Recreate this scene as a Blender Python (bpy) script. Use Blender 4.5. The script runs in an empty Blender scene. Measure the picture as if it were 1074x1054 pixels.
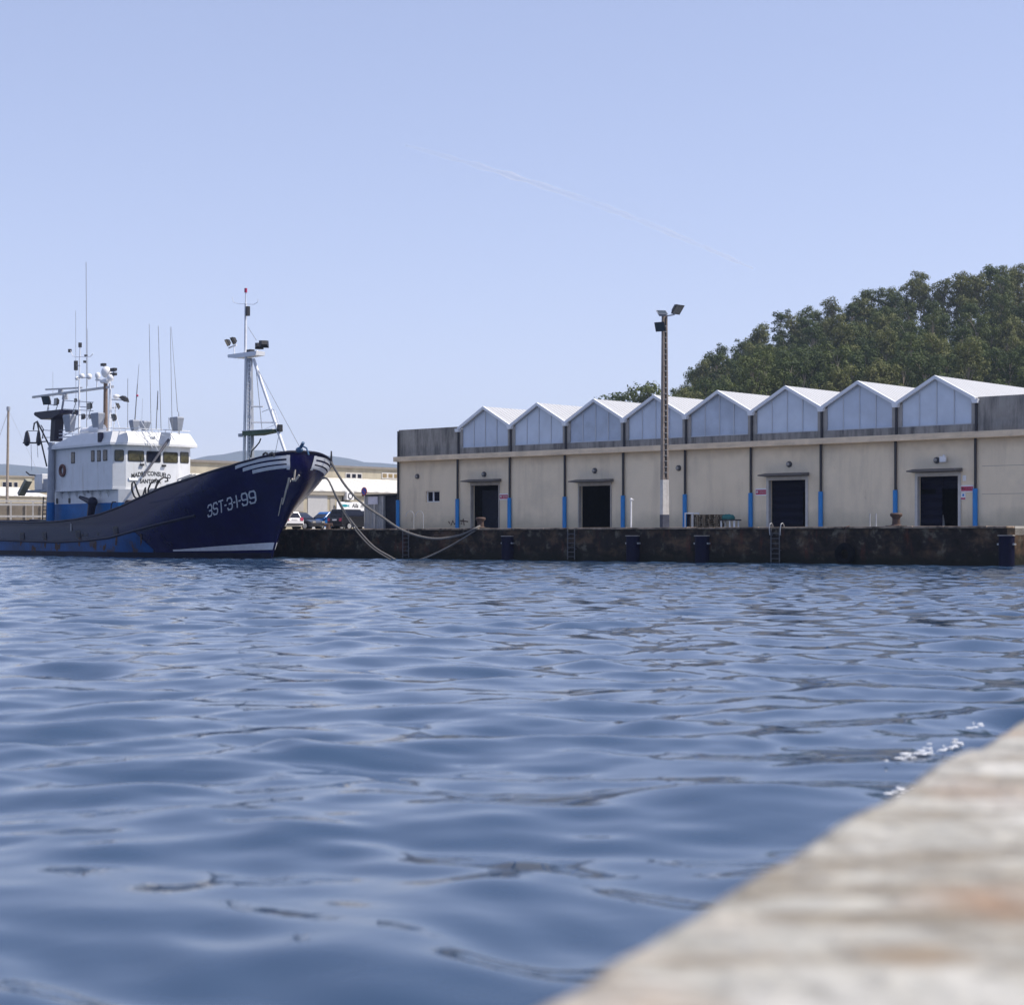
import bpy, math, random
import numpy as np
from mathutils import Vector, Matrix, Euler

random.seed(7)
RNG = np.random.default_rng(11)
R = math.radians
SC = bpy.context.scene
COL = SC.collection
F, CX, HZ, HC = 1834.0, 537.0, 563.0, 1.6      # focal length / horizon of the photograph (px), camera height (m)

# ------------------------------------------------------------------ frames
class Fr:
    """a local frame on the ground: x along U, y along N, z up"""
    def __init__(s, x, y, z, deg):
        a = R(deg); s.o = Vector((x, y, z)); s.a = a
        s.U = Vector((math.cos(a), math.sin(a), 0)); s.N = Vector((-math.sin(a), math.cos(a), 0))
    def ray(s, px, py):
        return Vector(((px - CX) / F, 1, -(py - HZ) / F)), Vector((0, 0, HC))
    def _loc(s, p):
        d = p - s.o
        return Vector((d.dot(s.U), d.dot(s.N), d.z))
    def y(s, px, py, yl=0.0):
        d, c = s.ray(px, py)
        t = (s.o + s.N * yl - c).dot(s.N) / d.dot(s.N)
        return s._loc(c + d * t)
    def x(s, px, py, xl=0.0):
        d, c = s.ray(px, py)
        t = (s.o + s.U * xl - c).dot(s.U) / d.dot(s.U)
        return s._loc(c + d * t)
    def w(s, v):
        return s.o + s.U * v[0] + s.N * v[1] + Vector((0, 0, v[2]))

def at(px, py, D):
    return Vector(((px - CX) / F * D, D, HC - (py - HZ) / F * D))

# ------------------------------------------------------------------ materials
def mat(name, col, rough=.7, var=.15, scale=3.0, metal=0.0, bump=0.0, bscale=20.0, spec=.5,
        streak=None, streak_col=(.05, .045, .04), streak_scale=(3, 3, .25), streak_pos=(.45, .7), trans=0.0):
    m = bpy.data.materials.new(name); m.use_nodes = True
    nt = m.node_tree; b = nt.nodes['Principled BSDF']
    b.inputs['Roughness'].default_value = rough; b.inputs['Metallic'].default_value = metal
    b.inputs['Specular IOR Level'].default_value = spec
    tc = nt.nodes.new('ShaderNodeTexCoord')
    n = nt.nodes.new('ShaderNodeTexNoise'); n.inputs['Scale'].default_value = scale; n.inputs['Detail'].default_value = 6
    n.inputs['Roughness'].default_value = .65
    nt.links.new(tc.outputs['Object'], n.inputs['Vector'])
    r = nt.nodes.new('ShaderNodeValToRGB')
    r.color_ramp.elements[0].position = .3; r.color_ramp.elements[1].position = .72
    r.color_ramp.elements[0].color = (*[c * (1 - var) for c in col], 1)
    r.color_ramp.elements[1].color = (*[min(1, c * (1 + var)) for c in col], 1)
    nt.links.new(n.outputs['Fac'], r.inputs['Fac'])
    out = r.outputs['Color']
    if streak:
        mp = nt.nodes.new('ShaderNodeMapping'); mp.inputs['Scale'].default_value = streak_scale
        nt.links.new(tc.outputs['Object'], mp.inputs['Vector'])
        n2 = nt.nodes.new('ShaderNodeTexNoise'); n2.inputs['Scale'].default_value = 1.0; n2.inputs['Detail'].default_value = 8
        n2.inputs['Roughness'].default_value = .7
        nt.links.new(mp.outputs['Vector'], n2.inputs['Vector'])
        r2 = nt.nodes.new('ShaderNodeValToRGB')
        r2.color_ramp.elements[0].position = streak_pos[0]; r2.color_ramp.elements[1].position = streak_pos[1]
        r2.color_ramp.elements[0].color = (0, 0, 0, 1); r2.color_ramp.elements[1].color = (streak, streak, streak, 1)
        nt.links.new(n2.outputs['Fac'], r2.inputs['Fac'])
        mx = nt.nodes.new('ShaderNodeMixRGB'); mx.inputs['Color2'].default_value = (*streak_col, 1)
        nt.links.new(r2.outputs['Color'], mx.inputs['Fac']); nt.links.new(out, mx.inputs['Color1'])
        out = mx.outputs['Color']
    nt.links.new(out, b.inputs['Base Color'])
    if bump:
        n3 = nt.nodes.new('ShaderNodeTexNoise'); n3.inputs['Scale'].default_value = bscale; n3.inputs['Detail'].default_value = 5
        nt.links.new(tc.outputs['Object'], n3.inputs['Vector'])
        bp = nt.nodes.new('ShaderNodeBump'); bp.inputs['Strength'].default_value = bump; bp.inputs['Distance'].default_value = .05
        nt.links.new(n3.outputs['Fac'], bp.inputs['Height']); nt.links.new(bp.outputs['Normal'], b.inputs['Normal'])
    return m

def add_layer(m, fac_fn, col):
    """mix one more paint / stain colour over the base colour; fac_fn(nodes, links, texcoord) returns a socket"""
    nt = m.node_tree; b = nt.nodes['Principled BSDF']
    src = b.inputs['Base Color'].links[0].from_socket
    tc = next(x for x in nt.nodes if x.type == 'TEX_COORD')
    mx = nt.nodes.new('ShaderNodeMixRGB'); mx.inputs['Color2'].default_value = (*col, 1)
    nt.links.new(fac_fn(nt, tc), mx.inputs['Fac']); nt.links.new(src, mx.inputs['Color1'])
    nt.links.new(mx.outputs['Color'], b.inputs['Base Color'])

def z_band(z0, z1, noise_amt=.4, nscale=1.5, inv=False, amount=1.0):
    """mask that is 1 below z0 and 0 above z1 (ragged), or reversed"""
    def fn(nt, tc):
        sp = nt.nodes.new('ShaderNodeSeparateXYZ'); nt.links.new(tc.outputs['Object'], sp.inputs[0])
        n = nt.nodes.new('ShaderNodeTexNoise'); n.inputs['Scale'].default_value = nscale; n.inputs['Detail'].default_value = 7
        nt.links.new(tc.outputs['Object'], n.inputs['Vector'])
        ma = nt.nodes.new('ShaderNodeMath'); ma.operation = 'MULTIPLY_ADD'
        ma.inputs[1].default_value = noise_amt * 2; ma.inputs[2].default_value = -noise_amt
        nt.links.new(n.outputs['Fac'], ma.inputs[0])
        ad = nt.nodes.new('ShaderNodeMath'); ad.operation = 'ADD'
        nt.links.new(sp.outputs['Z'], ad.inputs[0]); nt.links.new(ma.outputs[0], ad.inputs[1])
        mr = nt.nodes.new('ShaderNodeMapRange'); mr.inputs['From Min'].default_value = z0; mr.inputs['From Max'].default_value = z1
        mr.inputs['To Min'].default_value = 0 if inv else amount; mr.inputs['To Max'].default_value = amount if inv else 0
        nt.links.new(ad.outputs[0], mr.inputs['Value'])
        return mr.outputs[0]
    return fn

def blotch(scale, p0, p1, amount=1.0, stretch=(1, 1, 1)):
    def fn(nt, tc):
        mp = nt.nodes.new('ShaderNodeMapping'); mp.inputs['Scale'].default_value = stretch
        nt.links.new(tc.outputs['Object'], mp.inputs['Vector'])
        n = nt.nodes.new('ShaderNodeTexNoise'); n.inputs['Scale'].default_value = scale; n.inputs['Detail'].default_value = 8
        n.inputs['Roughness'].default_value = .65
        nt.links.new(mp.outputs['Vector'], n.inputs['Vector'])
        mr = nt.nodes.new('ShaderNodeMapRange'); mr.inputs['From Min'].default_value = p0; mr.inputs['From Max'].default_value = p1
        mr.inputs['To Max'].default_value = amount
        nt.links.new(n.outputs['Fac'], mr.inputs['Value'])
        return mr.outputs[0]
    return fn

def ribs(m, axis, period, strength=.6):
    """corrugation as bump"""
    nt = m.node_tree; b = nt.nodes['Principled BSDF']
    tc = next(x for x in nt.nodes if x.type == 'TEX_COORD')
    w = nt.nodes.new('ShaderNodeTexWave'); w.bands_direction = axis; w.inputs['Scale'].default_value = .314 / period
    nt.links.new(tc.outputs['Object'], w.inputs['Vector'])
    bp = nt.nodes.new('ShaderNodeBump'); bp.inputs['Strength'].default_value = strength; bp.inputs['Distance'].default_value = period * .25
    nt.links.new(w.outputs['Fac'], bp.inputs['Height']); nt.links.new(bp.outputs['Normal'], b.inputs['Normal'])

# ------------------------------------------------------------------ mesh builder
class MB:
    def __init__(s): s.v = []; s.f = []
    def add(s, vs, fs):
        k = len(s.v); s.v += [tuple(p) for p in vs]; s.f += [tuple(i + k for i in f) for f in fs]
    def quad(s, a, b, c, d): s.add([a, b, c, d], [(0, 1, 2, 3)])
    def box(s, x0, x1, y0, y1, z0, z1, M=None):
        vs = [Vector((x, y, z)) for x in (x0, x1) for y in (y0, y1) for z in (z0, z1)]
        if M is not None: vs = [M @ p for p in vs]
        s.add(vs, [(0, 1, 3, 2), (4, 6, 7, 5), (0, 4, 5, 1), (2, 3, 7, 6), (0, 2, 6, 4), (1, 5, 7, 3)])
    def cyl(s, p0, p1, r0, r1=None, n=10, cap=True):
        r1 = r0 if r1 is None else r1
        p0, p1 = Vector(p0), Vector(p1); d = (p1 - p0).normalized()
        a = d.orthogonal().normalized(); b = d.cross(a)
        vs = []
        for p, r in ((p0, r0), (p1, r1)):
            for i in range(n):
                t = 2 * math.pi * i / n; vs.append(p + a * (math.cos(t) * r) + b * (math.sin(t) * r))
        fs = [(i, (i + 1) % n, n + (i + 1) % n, n + i) for i in range(n)]
        if cap: fs += [tuple(range(n - 1, -1, -1)), tuple(range(n, 2 * n))]
        s.add(vs, fs)
    def tube(s, pts, r, n=7, r2=None):
        pts = [Vector(p) for p in pts]; m = len(pts); vs = []; a = None
        for k, p in enumerate(pts):
            d = (pts[min(k + 1, m - 1)] - pts[max(k - 1, 0)]).normalized()
            a = d.orthogonal().normalized() if a is None else (a - d * a.dot(d)).normalized()
            b = d.cross(a); rr = r if r2 is None else r + (r2 - r) * k / (m - 1)
            for i in range(n):
                t = 2 * math.pi * i / n; vs.append(p + a * (math.cos(t) * rr) + b * (math.sin(t) * rr))
        fs = [(k * n + i, k * n + (i + 1) % n, (k + 1) * n + (i + 1) % n, (k + 1) * n + i) for k in range(m - 1) for i in range(n)]
        fs += [tuple(range(n - 1, -1, -1)), tuple(range((m - 1) * n, m * n))]
        s.add(vs, fs)
    def prism(s, poly, d0, d1, axis='y', M=None):
        """poly: 2-D outline; extruded along axis"""
        def P(a, b, d):
            p = {'y': Vector((a, d, b)), 'x': Vector((d, a, b)), 'z': Vector((a, b, d))}[axis]
            return M @ p if M is not None else p
        n = len(poly)
        s.add([P(a, b, d0) for a, b in poly] + [P(a, b, d1) for a, b in poly],
              [(i, (i + 1) % n, n + (i + 1) % n, n + i) for i in range(n)] + [tuple(range(n - 1, -1, -1)), tuple(range(n, 2 * n))])
    def sphere(s, c, r, sx=1, sy=1, sz=1, nu=14, nv=9):
        c = Vector(c); vs = []
        for j in range(nv + 1):
            t = math.pi * j / nv
            for i in range(nu):
                u = 2 * math.pi * i / nu
                vs.append(c + Vector((math.sin(t) * math.cos(u) * r * sx, math.sin(t) * math.sin(u) * r * sy, math.cos(t) * r * sz)))
        s.add(vs, [(j * nu + i, (j + 1) * nu + i, (j + 1) * nu + (i + 1) % nu, j * nu + (i + 1) % nu) for j in range(nv) for i in range(nu)])
    def torus(s, c, ax, Rr, r, n=22, m=9):
        c = Vector(c); ax = Vector(ax).normalized(); a = ax.orthogonal().normalized(); b = ax.cross(a); vs = []
        for i in range(n):
            t = 2 * math.pi * i / n; d = a * math.cos(t) + b * math.sin(t)
            for j in range(m):
                u = 2 * math.pi * j / m; vs.append(c + d * (Rr + r * math.cos(u)) + ax * (r * math.sin(u)))
        s.add(vs, [(i * m + j, ((i + 1) % n) * m + j, ((i + 1) % n) * m + (j + 1) % m, i * m + (j + 1) % m) for i in range(n) for j in range(m)])
    def loft(s, rings, close=True, caps=True):
        n = len(rings[0]); vs = [p for r in rings for p in r]; q = n if close else n - 1
        fs = [(k * n + i, k * n + (i + 1) % n, (k + 1) * n + (i + 1) % n, (k + 1) * n + i) for k in range(len(rings) - 1) for i in range(q)]
        if caps: fs += [tuple(range(n - 1, -1, -1)), tuple(range((len(rings) - 1) * n, len(rings) * n))]
        s.add(vs, fs)
    def build(s, name, m, parent=None, smooth=False, bevel=0, loc=None, fixn=True):
        me = bpy.data.meshes.new(name); me.from_pydata(s.v, [], s.f); me.update()
        if fixn:
            import bmesh
            b = bmesh.new(); b.from_mesh(me); bmesh.ops.recalc_face_normals(b, faces=b.faces); b.to_mesh(me); b.free()
        me.materials.append(m)
        if smooth:
            me.polygons.foreach_set('use_smooth', [True] * len(me.polygons))
            me.set_sharp_from_angle(angle=R(38))
        o = bpy.data.objects.new(name, me); COL.objects.link(o)
        if parent is not None: o.parent = parent
        if loc is not None: o.location = loc
        if bevel:
            bv = o.modifiers.new('bevel', 'BEVEL'); bv.width = bevel; bv.segments = 2; bv.limit_method = 'ANGLE'; bv.angle_limit = R(35)
        return o

def tag(o, label=None, cat=None, group=None, kind=None):
    if label: o['label'] = label
    if cat: o['category'] = cat
    if group: o['group'] = group
    if kind: o['kind'] = kind
    return o

def thing(name, label, cat, loc=(0, 0, 0), rz=0.0, group=None):
    o = bpy.data.objects.new(name, None); COL.objects.link(o)
    o.empty_display_size = .3; o.location = loc; o.rotation_euler = (0, 0, rz)
    return tag(o, label, cat, group)

def copy_thing(root, loc, rz=None, label=None, scale=None):
    c = root.copy(); COL.objects.link(c); c.location = loc
    if rz is not None: c.rotation_euler = (0, 0, rz)
    if scale is not None: c.scale = scale
    if label: c['label'] = label
    for ch in list(root.children):
        d = ch.copy(); COL.objects.link(d); d.parent = c
        for g in list(ch.children):
            e = g.copy(); COL.objects.link(e); e.parent = d
    return c

def text_part(name, body, m, parent, M, size=1.0, warp=None, bold=.0):
    cu = bpy.data.curves.new(name, 'FONT'); cu.body = body; cu.size = size; cu.align_x = 'CENTER'; cu.align_y = 'CENTER'
    cu.extrude = .004; cu.offset = bold; cu.resolution_u = 3
    t = bpy.data.objects.new(name + '_tmp', cu); COL.objects.link(t)
    dg = bpy.context.evaluated_depsgraph_get(); me = bpy.data.meshes.new_from_object(t.evaluated_get(dg))
    bpy.data.objects.remove(t); me.name = name
    for v in me.vertices:
        p = v.co.copy()
        if warp: p = warp(p)
        v.co = M @ p
    me.materials.clear(); me.materials.append(m)
    o = bpy.data.objects.new(name, me); COL.objects.link(o); o.parent = parent
    return o

# ------------------------------------------------------------------ palette
M_ = {}
M_['facade'] = mat('facade_render', (.78, .66, .48), .85, .07, .35, bump=.15, bscale=3, streak=.55, streak_col=(.48, .40, .30), streak_scale=(.9, .9, .12), streak_pos=(.5, .75))
add_layer(M_['facade'], blotch(.22, .52, .68, .5), (.56, .49, .37))
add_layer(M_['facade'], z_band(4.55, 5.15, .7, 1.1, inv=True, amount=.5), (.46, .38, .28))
add_layer(M_['facade'], blotch(1.1, .66, .72, .5, (1, 1, .35)), (.38, .26, .16))
add_layer(M_['facade'], z_band(.2, 1.2, .8, .8, amount=.5), (.34, .31, .22))
M_['facade_joint'] = mat('facade_joint', (.40, .34, .28), .9, .1)
M_['upper'] = mat('weathered_concrete', (.34, .31, .27), .9, .2, .8, bump=.2, bscale=4, streak=.85, streak_col=(.075, .07, .065), streak_scale=(1.6, 1.6, .22), streak_pos=(.44, .66))
M_['pillar'] = mat('grey_concrete', (.40, .37, .33), .9, .15, 1.5, streak=.35, streak_col=(.15, .14, .13), streak_scale=(3, 3, .3))
M_['cornice'] = mat('cornice_concrete', (.78, .62, .43), .85, .12, 1.2, streak=.4, streak_col=(.28, .23, .17), streak_scale=(.5, .5, 3))
M_['roof'] = mat('white_sheet_roof', (.52, .52, .515), .45, .04, .8); ribs(M_['roof'], 'Y', .45, 1.0)
M_['rake'] = mat('white_roof_trim', (.78, .79, .80), .5, .05)
M_['glass'] = mat('translucent_panel', (.54, .60, .69), .22, .12, .5, spec=.6)
M_['glass_b'] = mat('translucent_panel_pale', (.60, .66, .74), .25, .12, .5, spec=.6)
M_['glass_c'] = mat('translucent_panel_dull', (.46, .52, .61), .28, .2, .5, spec=.6)
M_['mullion'] = mat('mullion_paint', (.55, .57, .60), .5, .05)
M_['pipe'] = mat('dark_downpipe', (.028, .027, .03), .5, .2)
M_['guard'] = mat('blue_pipe_guard', (.006, .20, .54), .42, .12, 2)
M_['dark'] = mat('dark_interior', (.018, .020, .030), .9, .2, spec=.05)
M_['door_blue'] = mat('dark_blue_door', (.005, .006, .018), .6, .2, .8, spec=.1)
ribs(M_['door_blue'], 'Z', .5, .8)
M_['door_grey'] = mat('grey_door_sheet', (.020, .022, .034), .6, .15, spec=.1)
M_['frame'] = mat('door_frame_paint', (.50, .48, .45), .6, .12)
M_['canopy'] = mat('canopy_concrete', (.12, .11, .10), .8, .2, 3)
M_['lamp'] = mat('wall_lamp_shell', (.05, .05, .055), .5, .1)
M_['lampglass'] = mat('wall_lamp_lens', (.32, .30, .27), .25, .05)
M_['white'] = mat('white_paint', (.78, .78, .78), .5, .05, 3)
M_['red'] = mat('red_sign_paint', (.45, .04, .10), .5, .1)
M_['black'] = mat('black_metal', (.018, .018, .02), .5, .2)
M_['rust'] = mat('rusty_metal', (.085, .050, .038), .8, .4, 6, bump=.3)
M_['rope'] = mat('weathered_rope', (.16, .15, .14), .9, .25, 12, bump=.5, bscale=30)
M_['galv'] = mat('galvanised_steel', (.42, .43, .44), .45, .15, 4, metal=.5)
M_['laddersteel'] = mat('ladder_steel', (.11, .11, .115), .6, .3, 4)
M_['rubber'] = mat('navy_rubber', (.0035, .004, .022), .6, .3, 4, spec=.15)
M_['tyre'] = mat('tyre_rubber', (.008, .008, .010), .85, .2, spec=.1)
M_['quaytop'] = mat('quay_paving', (.46, .43, .38), .9, .15, .5, bump=.2)
M_['wood'] = mat('pallet_wood', (.15, .115, .075), .85, .3, 5)
M_['teal'] = mat('teal_tarpaulin', (.01, .13, .12), .6, .2)

# quay wall: dark, wet, stained masonry with paler weathered patches
m = mat('quay_wall_stone', (.030, .024, .020), .85, .6, 1.2, bump=1.0, bscale=2.5, spec=.12)
add_layer(m, blotch(.45, .50, .64, .6, (1, 1, 1.6)), (.16, .10, .06))
add_layer(m, blotch(1.2, .555, .65, .65), (.17, .155, .115))
add_layer(m, blotch(.6, .57, .66, .7, (1.2, 1.2, .35)), (.11, .038, .025))
add_layer(m, blotch(.9, .55, .65, .75, (1, 1, .3)), (.020, .018, .016))
add_layer(m, z_band(-1.95, -1.35, .5, 1.0, amount=.9), (.016, .017, .012))
M_['quaywall'] = m
m = mat('quay_cap_stone', (.34, .26, .19), .85, .35, 2.0, bump=.4, bscale=6, spec=.12)
add_layer(m, blotch(.6, .47, .60, .9), (.05, .040, .032))
add_layer(m, blotch(3.0, .62, .68, .7), (.42, .38, .33))
M_['cap'] = m
# ship paints
m = mat('navy_hull_paint', (.002, .002, .050), .20, .3, .7, spec=.26, bump=.09, bscale=.9, streak=.3, streak_col=(.018, .022, .07), streak_scale=(1.6, 1.6, .15), streak_pos=(.5, .7))
M_['navy'] = m
M_['boot'] = mat('worn_dark_boottop', (.012, .012, .026), .55, .4, 1.5, spec=.15)
M_['hullwhite'] = mat('hull_white_paint', (.62, .64, .68), .5, .12, 3)
M_['pale'] = mat('worn_stem_paint', (.50, .45, .38), .6, .25, 2.5)
M_['shipwhite'] = mat('ship_white_paint', (.66, .67, .68), .42, .06, 1.0, streak=.5, streak_col=(.40, .35, .27), streak_scale=(2.6, 2.6, .25), streak_pos=(.53, .72))
M_['roofwhite'] = mat('wheelhouse_roof_paint', (.68, .68, .67), .42, .05, 1.5)
M_['shipblue'] = mat('ship_blue_paint', (.002, .11, .33), .45, .2, 1.0, spec=.2)
M_['shipgrey'] = mat('ship_grey_paint', (.30, .32, .36), .5, .12, 2)
M_['pipewhite'] = mat('mast_white_paint', (.72, .73, .75), .45, .08, 3)
M_['window'] = mat('dark_window_glass', (.010, .012, .022), .06, .1, spec=.35)
M_['windowlit'] = mat('lit_window_glass', (.075, .068, .036), .08, .6, 2.2, spec=.5)  # brownish copy of the window glass, lit look put into its colour
M_['gasket'] = mat('window_gasket', (.02, .02, .02), .6)
M_['deck'] = mat('green_deck_plate', (.06, .10, .055), .7, .2)
M_['funnel'] = mat('funnel_navy_paint', (.006, .007, .026), .45, .2, spec=.2)
M_['brownpost'] = mat('brown_mast_paint', (.16, .11, .08), .6, .3)
M_['buoy'] = mat('dark_net_block', (.012, .012, .022), .5, .2)
M_['orange'] = mat('shaded_orange', (.14, .06, .045), .7, .3, 8)  # life ring orange, its shade darkened into the colour
M_['lens'] = mat('floodlight_lens', (.035, .045, .045), .12, .3, 6, spec=.8)

# ================================================================== sky, sun, camera
SUN_AZ, SUN_EL = 96.0, 52.0        # clockwise from the view direction / above the horizon
wd = bpy.data.worlds.new('World'); SC.world = wd; wd.use_nodes = True
nt = wd.node_tree; bg = nt.nodes['Background']
sky = nt.nodes.new('ShaderNodeTexSky'); sky.sky_type = 'NISHITA'; sky.sun_disc = False
sky.sun_elevation = R(SUN_EL); sky.sun_rotation = R(SUN_AZ); sky.air_density = .85; sky.dust_density = .1; sky.ozone_density = 2.0
gm = nt.nodes.new('ShaderNodeGamma'); gm.inputs['Gamma'].default_value = .6       # hazy summer sky: flatter gradient
tint = nt.nodes.new('ShaderNodeMixRGB'); tint.blend_type = 'MULTIPLY'; tint.inputs['Fac'].default_value = 1
tint.inputs['Color2'].default_value = (1.225, 1.115, 1.27, 1)      # white balance of the photograph
nt.links.new(sky.outputs[0], gm.inputs['Color']); nt.links.new(gm.outputs[0], tint.inputs['Color1']); nt.links.new(tint.outputs[0], bg.inputs['Color'])
bg.inputs['Strength'].default_value = .15
sl = bpy.data.lights.new('sun', 'SUN'); sl.energy = 3.0; sl.angle = R(.53); sl.color = (1.0, .93, .84)
so = bpy.data.objects.new('sun', sl); COL.objects.link(so)
sd = Vector((math.sin(R(SUN_AZ)) * math.cos(R(SUN_EL)), math.cos(R(SUN_AZ)) * math.cos(R(SUN_EL)), math.sin(R(SUN_EL))))
so.rotation_euler = sd.to_track_quat('Z', 'Y').to_euler(); so.location = sd * 200

cam = bpy.data.cameras.new('camera'); co = bpy.data.objects.new('camera', cam); COL.objects.link(co); SC.camera = co
co.location = (0, 0, HC); co.rotation_euler = (R(90), 0, 0)
cam.sensor_width = 36; cam.lens = F / 1074 * 36; cam.shift_y = (HZ - 527) / 1074
cam.clip_start = .1; cam.clip_end = 60000
cam.dof.use_dof = True; cam.dof.focus_distance = 118; cam.dof.aperture_fstop = cam.lens / 26.0
SC.view_settings.view_transform = 'Standard'; SC.view_settings.look = 'None'; SC.view_settings.exposure = .84; SC.view_settings.gamma = 1

# ================================================================== frames of the place
FD = 130.0 * 1994 / (418 + 1486)
ANG = -42.2
WH = Fr((418 - CX) / F * FD, FD, 2.2, ANG)                       # warehouse facade
q = WH.o - WH.N * 7.0
QU = Fr(q.x, q.y, 2.2, ANG)                                      # quay edge
SD = (WH.o.dot(WH.N) - 7.0 - 6.0) / ((318 - CX) / F * WH.N.x + WH.N.y)
SH = Fr((318 - CX) / F * SD, SD, 0.0, -50.0)                     # ship, origin under the stem head, x towards the bow

# ================================================================== water
def make_water():
    rs = [1.2]
    while rs[-1] < 172: rs.append(rs[-1] + min(max(.045, rs[-1] * .0052), .17))
    rs = np.array(rs); dr = np.minimum(np.maximum(.045, rs * .0052), .17)
    th = np.concatenate([np.linspace(-75, -22, 60, endpoint=False), np.linspace(-22, 26, 620), np.linspace(26, 75, 60)[1:]])
    th = np.radians(th)
    Rr, T = np.meshgrid(rs, th, indexing='ij'); X = Rr * np.sin(T); Y = Rr * np.cos(T)
    Z = np.zeros_like(X); DR = np.repeat(dr[:, None], len(th), 1)
    # slow patches where ripples are stronger / weaker
    patch = .5 + .5 * np.sin(X * .11 + 1.3 + 1.5 * np.sin(Y * .05)) * np.sin(Y * .083 + .6 + 1.2 * np.sin(X * .07))
    lee = np.clip((Y - 10) / 50, 0, 1); lee = .62 + 1.0 * lee * lee * (3 - 2 * lee)      # calmer in the lee of the near quay
    WX = X + .25 * np.sin(Y * .9 + .3) + .35 * np.sin(X * .37 + Y * .21); WY = Y + .22 * np.sin(X * 1.1 + 1.0) + .4 * np.sin(X * .29 - Y * .33 + 2)
    rr = random.Random(5)
    comps = []
    for i in range(72):
        lam = .34 * (3.4 / .34) ** (i / 71.0) * rr.uniform(.92, 1.08)
        main = R(98) if lam > 1.2 else R(85)
        d = main + R(rr.gauss(0, 42 if lam > 1.2 else 80))
        comps.append((lam, d, rr.uniform(0, 6.28)))
    for lam, d, ph in comps:
        k = 2 * math.pi / lam
        slope = .0110 if lam > 2.0 else (.0255 if lam > 1.0 else .0175)
        a = slope / k
        wgt = np.clip((lam / DR - 2.2) / 2.0, 0, 1)
        if lam < 1.1: wgt = wgt * (.45 + .75 * patch) * lee
        Z += a * wgt * np.sin(k * (WX * math.cos(d) + WY * math.sin(d)) + ph)
    Z = Z + 1.6 * np.where(Z > 0, Z * Z, -.4 * Z * Z)               # slightly peaked crests
    nr, ncol = X.shape
    co_ = np.stack([X, Y, Z], -1).reshape(-1, 3)
    idx = np.arange(nr * ncol).reshape(nr, ncol)
    fa = np.stack([idx[:-1, :-1], idx[:-1, 1:], idx[1:, 1:], idx[1:, :-1]], -1).reshape(-1, 4)[:, ::-1]
    # far, flat rest of the basin
    k = len(co_)
    ext = np.array([[-3200, -3400, -.16], [3200, -3400, -.16], [3200, 1200, -.16], [-3200, 1200, -.16]])
    co_ = np.concatenate([co_, ext]); fa = np.concatenate([fa, [[k, k + 1, k + 2, k + 3]]])
    me = bpy.data.meshes.new('water')
    me.vertices.add(len(co_)); me.vertices.foreach_set('co', co_.astype(np.float32).ravel())
    me.loops.add(fa.size); me.loops.foreach_set('vertex_index', fa.astype(np.int32).ravel())
    me.polygons.add(len(fa)); me.polygons.foreach_set('loop_start', np.arange(0, fa.size, 4, dtype=np.int32))
    me.update(calc_edges=True); me.polygons.foreach_set('use_smooth', np.ones(len(fa), dtype=bool))
    m = bpy.data.materials.new('harbour_water'); m.use_nodes = True
    n = m.node_tree; b = n.nodes['Principled BSDF']
    b.inputs['Base Color'].default_value = (.031, .063, .118, 1); b.inputs['Roughness'].default_value = .045
    b.inputs['IOR'].default_value = 1.36
    tc = n.nodes.new('ShaderNodeTexCoord')
    prev = None
    # wind ripples: weak in the lee of the near quay, livelier out in the basin
    sp = n.nodes.new('ShaderNodeSeparateXYZ'); n.links.new(tc.outputs['Object'], sp.inputs[0])
    lee = n.nodes.new('ShaderNodeMapRange'); lee.interpolation_type = 'SMOOTHSTEP'
    for k_, v_ in (('From Min', 12), ('From Max', 75), ('To Min', .3), ('To Max', 1.0)): lee.inputs[k_].default_value = v_
    n.links.new(sp.outputs['Y'], lee.inputs['Value'])
    for sc, dist, st, det in ((4.5, .008, 1.0, 3),):
        mp = n.nodes.new('ShaderNodeMapping'); mp.inputs['Scale'].default_value = (.75, 1.0, 1); mp.inputs['Rotation'].default_value = (0, 0, R(12))
        n.links.new(tc.outputs['Object'], mp.inputs['Vector'])
        t = n.nodes.new('ShaderNodeTexNoise'); t.inputs['Scale'].default_value = sc; t.inputs['Detail'].default_value = det; t.inputs['Roughness'].default_value = .5
        t.inputs['Distortion'].default_value = .6
        n.links.new(mp.outputs[0], t.inputs['Vector'])
        bp = n.nodes.new('ShaderNodeBump'); bp.inputs['Strength'].default_value = st; bp.inputs['Distance'].default_value = dist
        n.links.new(t.outputs['Fac'], bp.inputs['Height']); n.links.new(lee.outputs[0], bp.inputs['Strength'])
        if prev: n.links.new(prev.outputs[0], bp.inputs['Normal'])
        prev = bp
    n.links.new(prev.outputs[0], b.inputs['Normal'])
    me.materials.append(m)
    o = bpy.data.objects.new('harbour_water', me); COL.objects.link(o); tag(o, kind='structure')
make_water()

def glint_flecks():  # white flecks modelled in place of sun glints on the ripples
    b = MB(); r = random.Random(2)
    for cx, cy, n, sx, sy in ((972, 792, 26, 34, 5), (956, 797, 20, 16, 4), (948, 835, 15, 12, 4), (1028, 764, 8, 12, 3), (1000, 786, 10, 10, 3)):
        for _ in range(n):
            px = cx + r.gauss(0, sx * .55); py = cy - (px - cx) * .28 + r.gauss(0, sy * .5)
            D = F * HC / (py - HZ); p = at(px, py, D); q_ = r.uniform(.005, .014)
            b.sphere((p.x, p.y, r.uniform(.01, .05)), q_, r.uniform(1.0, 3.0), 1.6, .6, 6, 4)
    tag(b.build('glint_flecks', mat('glint_white', (.86, .87, .88), .25, .03), smooth=True), 'white flecks standing in for sun glints on the ripples beside the near ledge', 'glint_flecks', kind='stuff')
glint_flecks()

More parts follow.
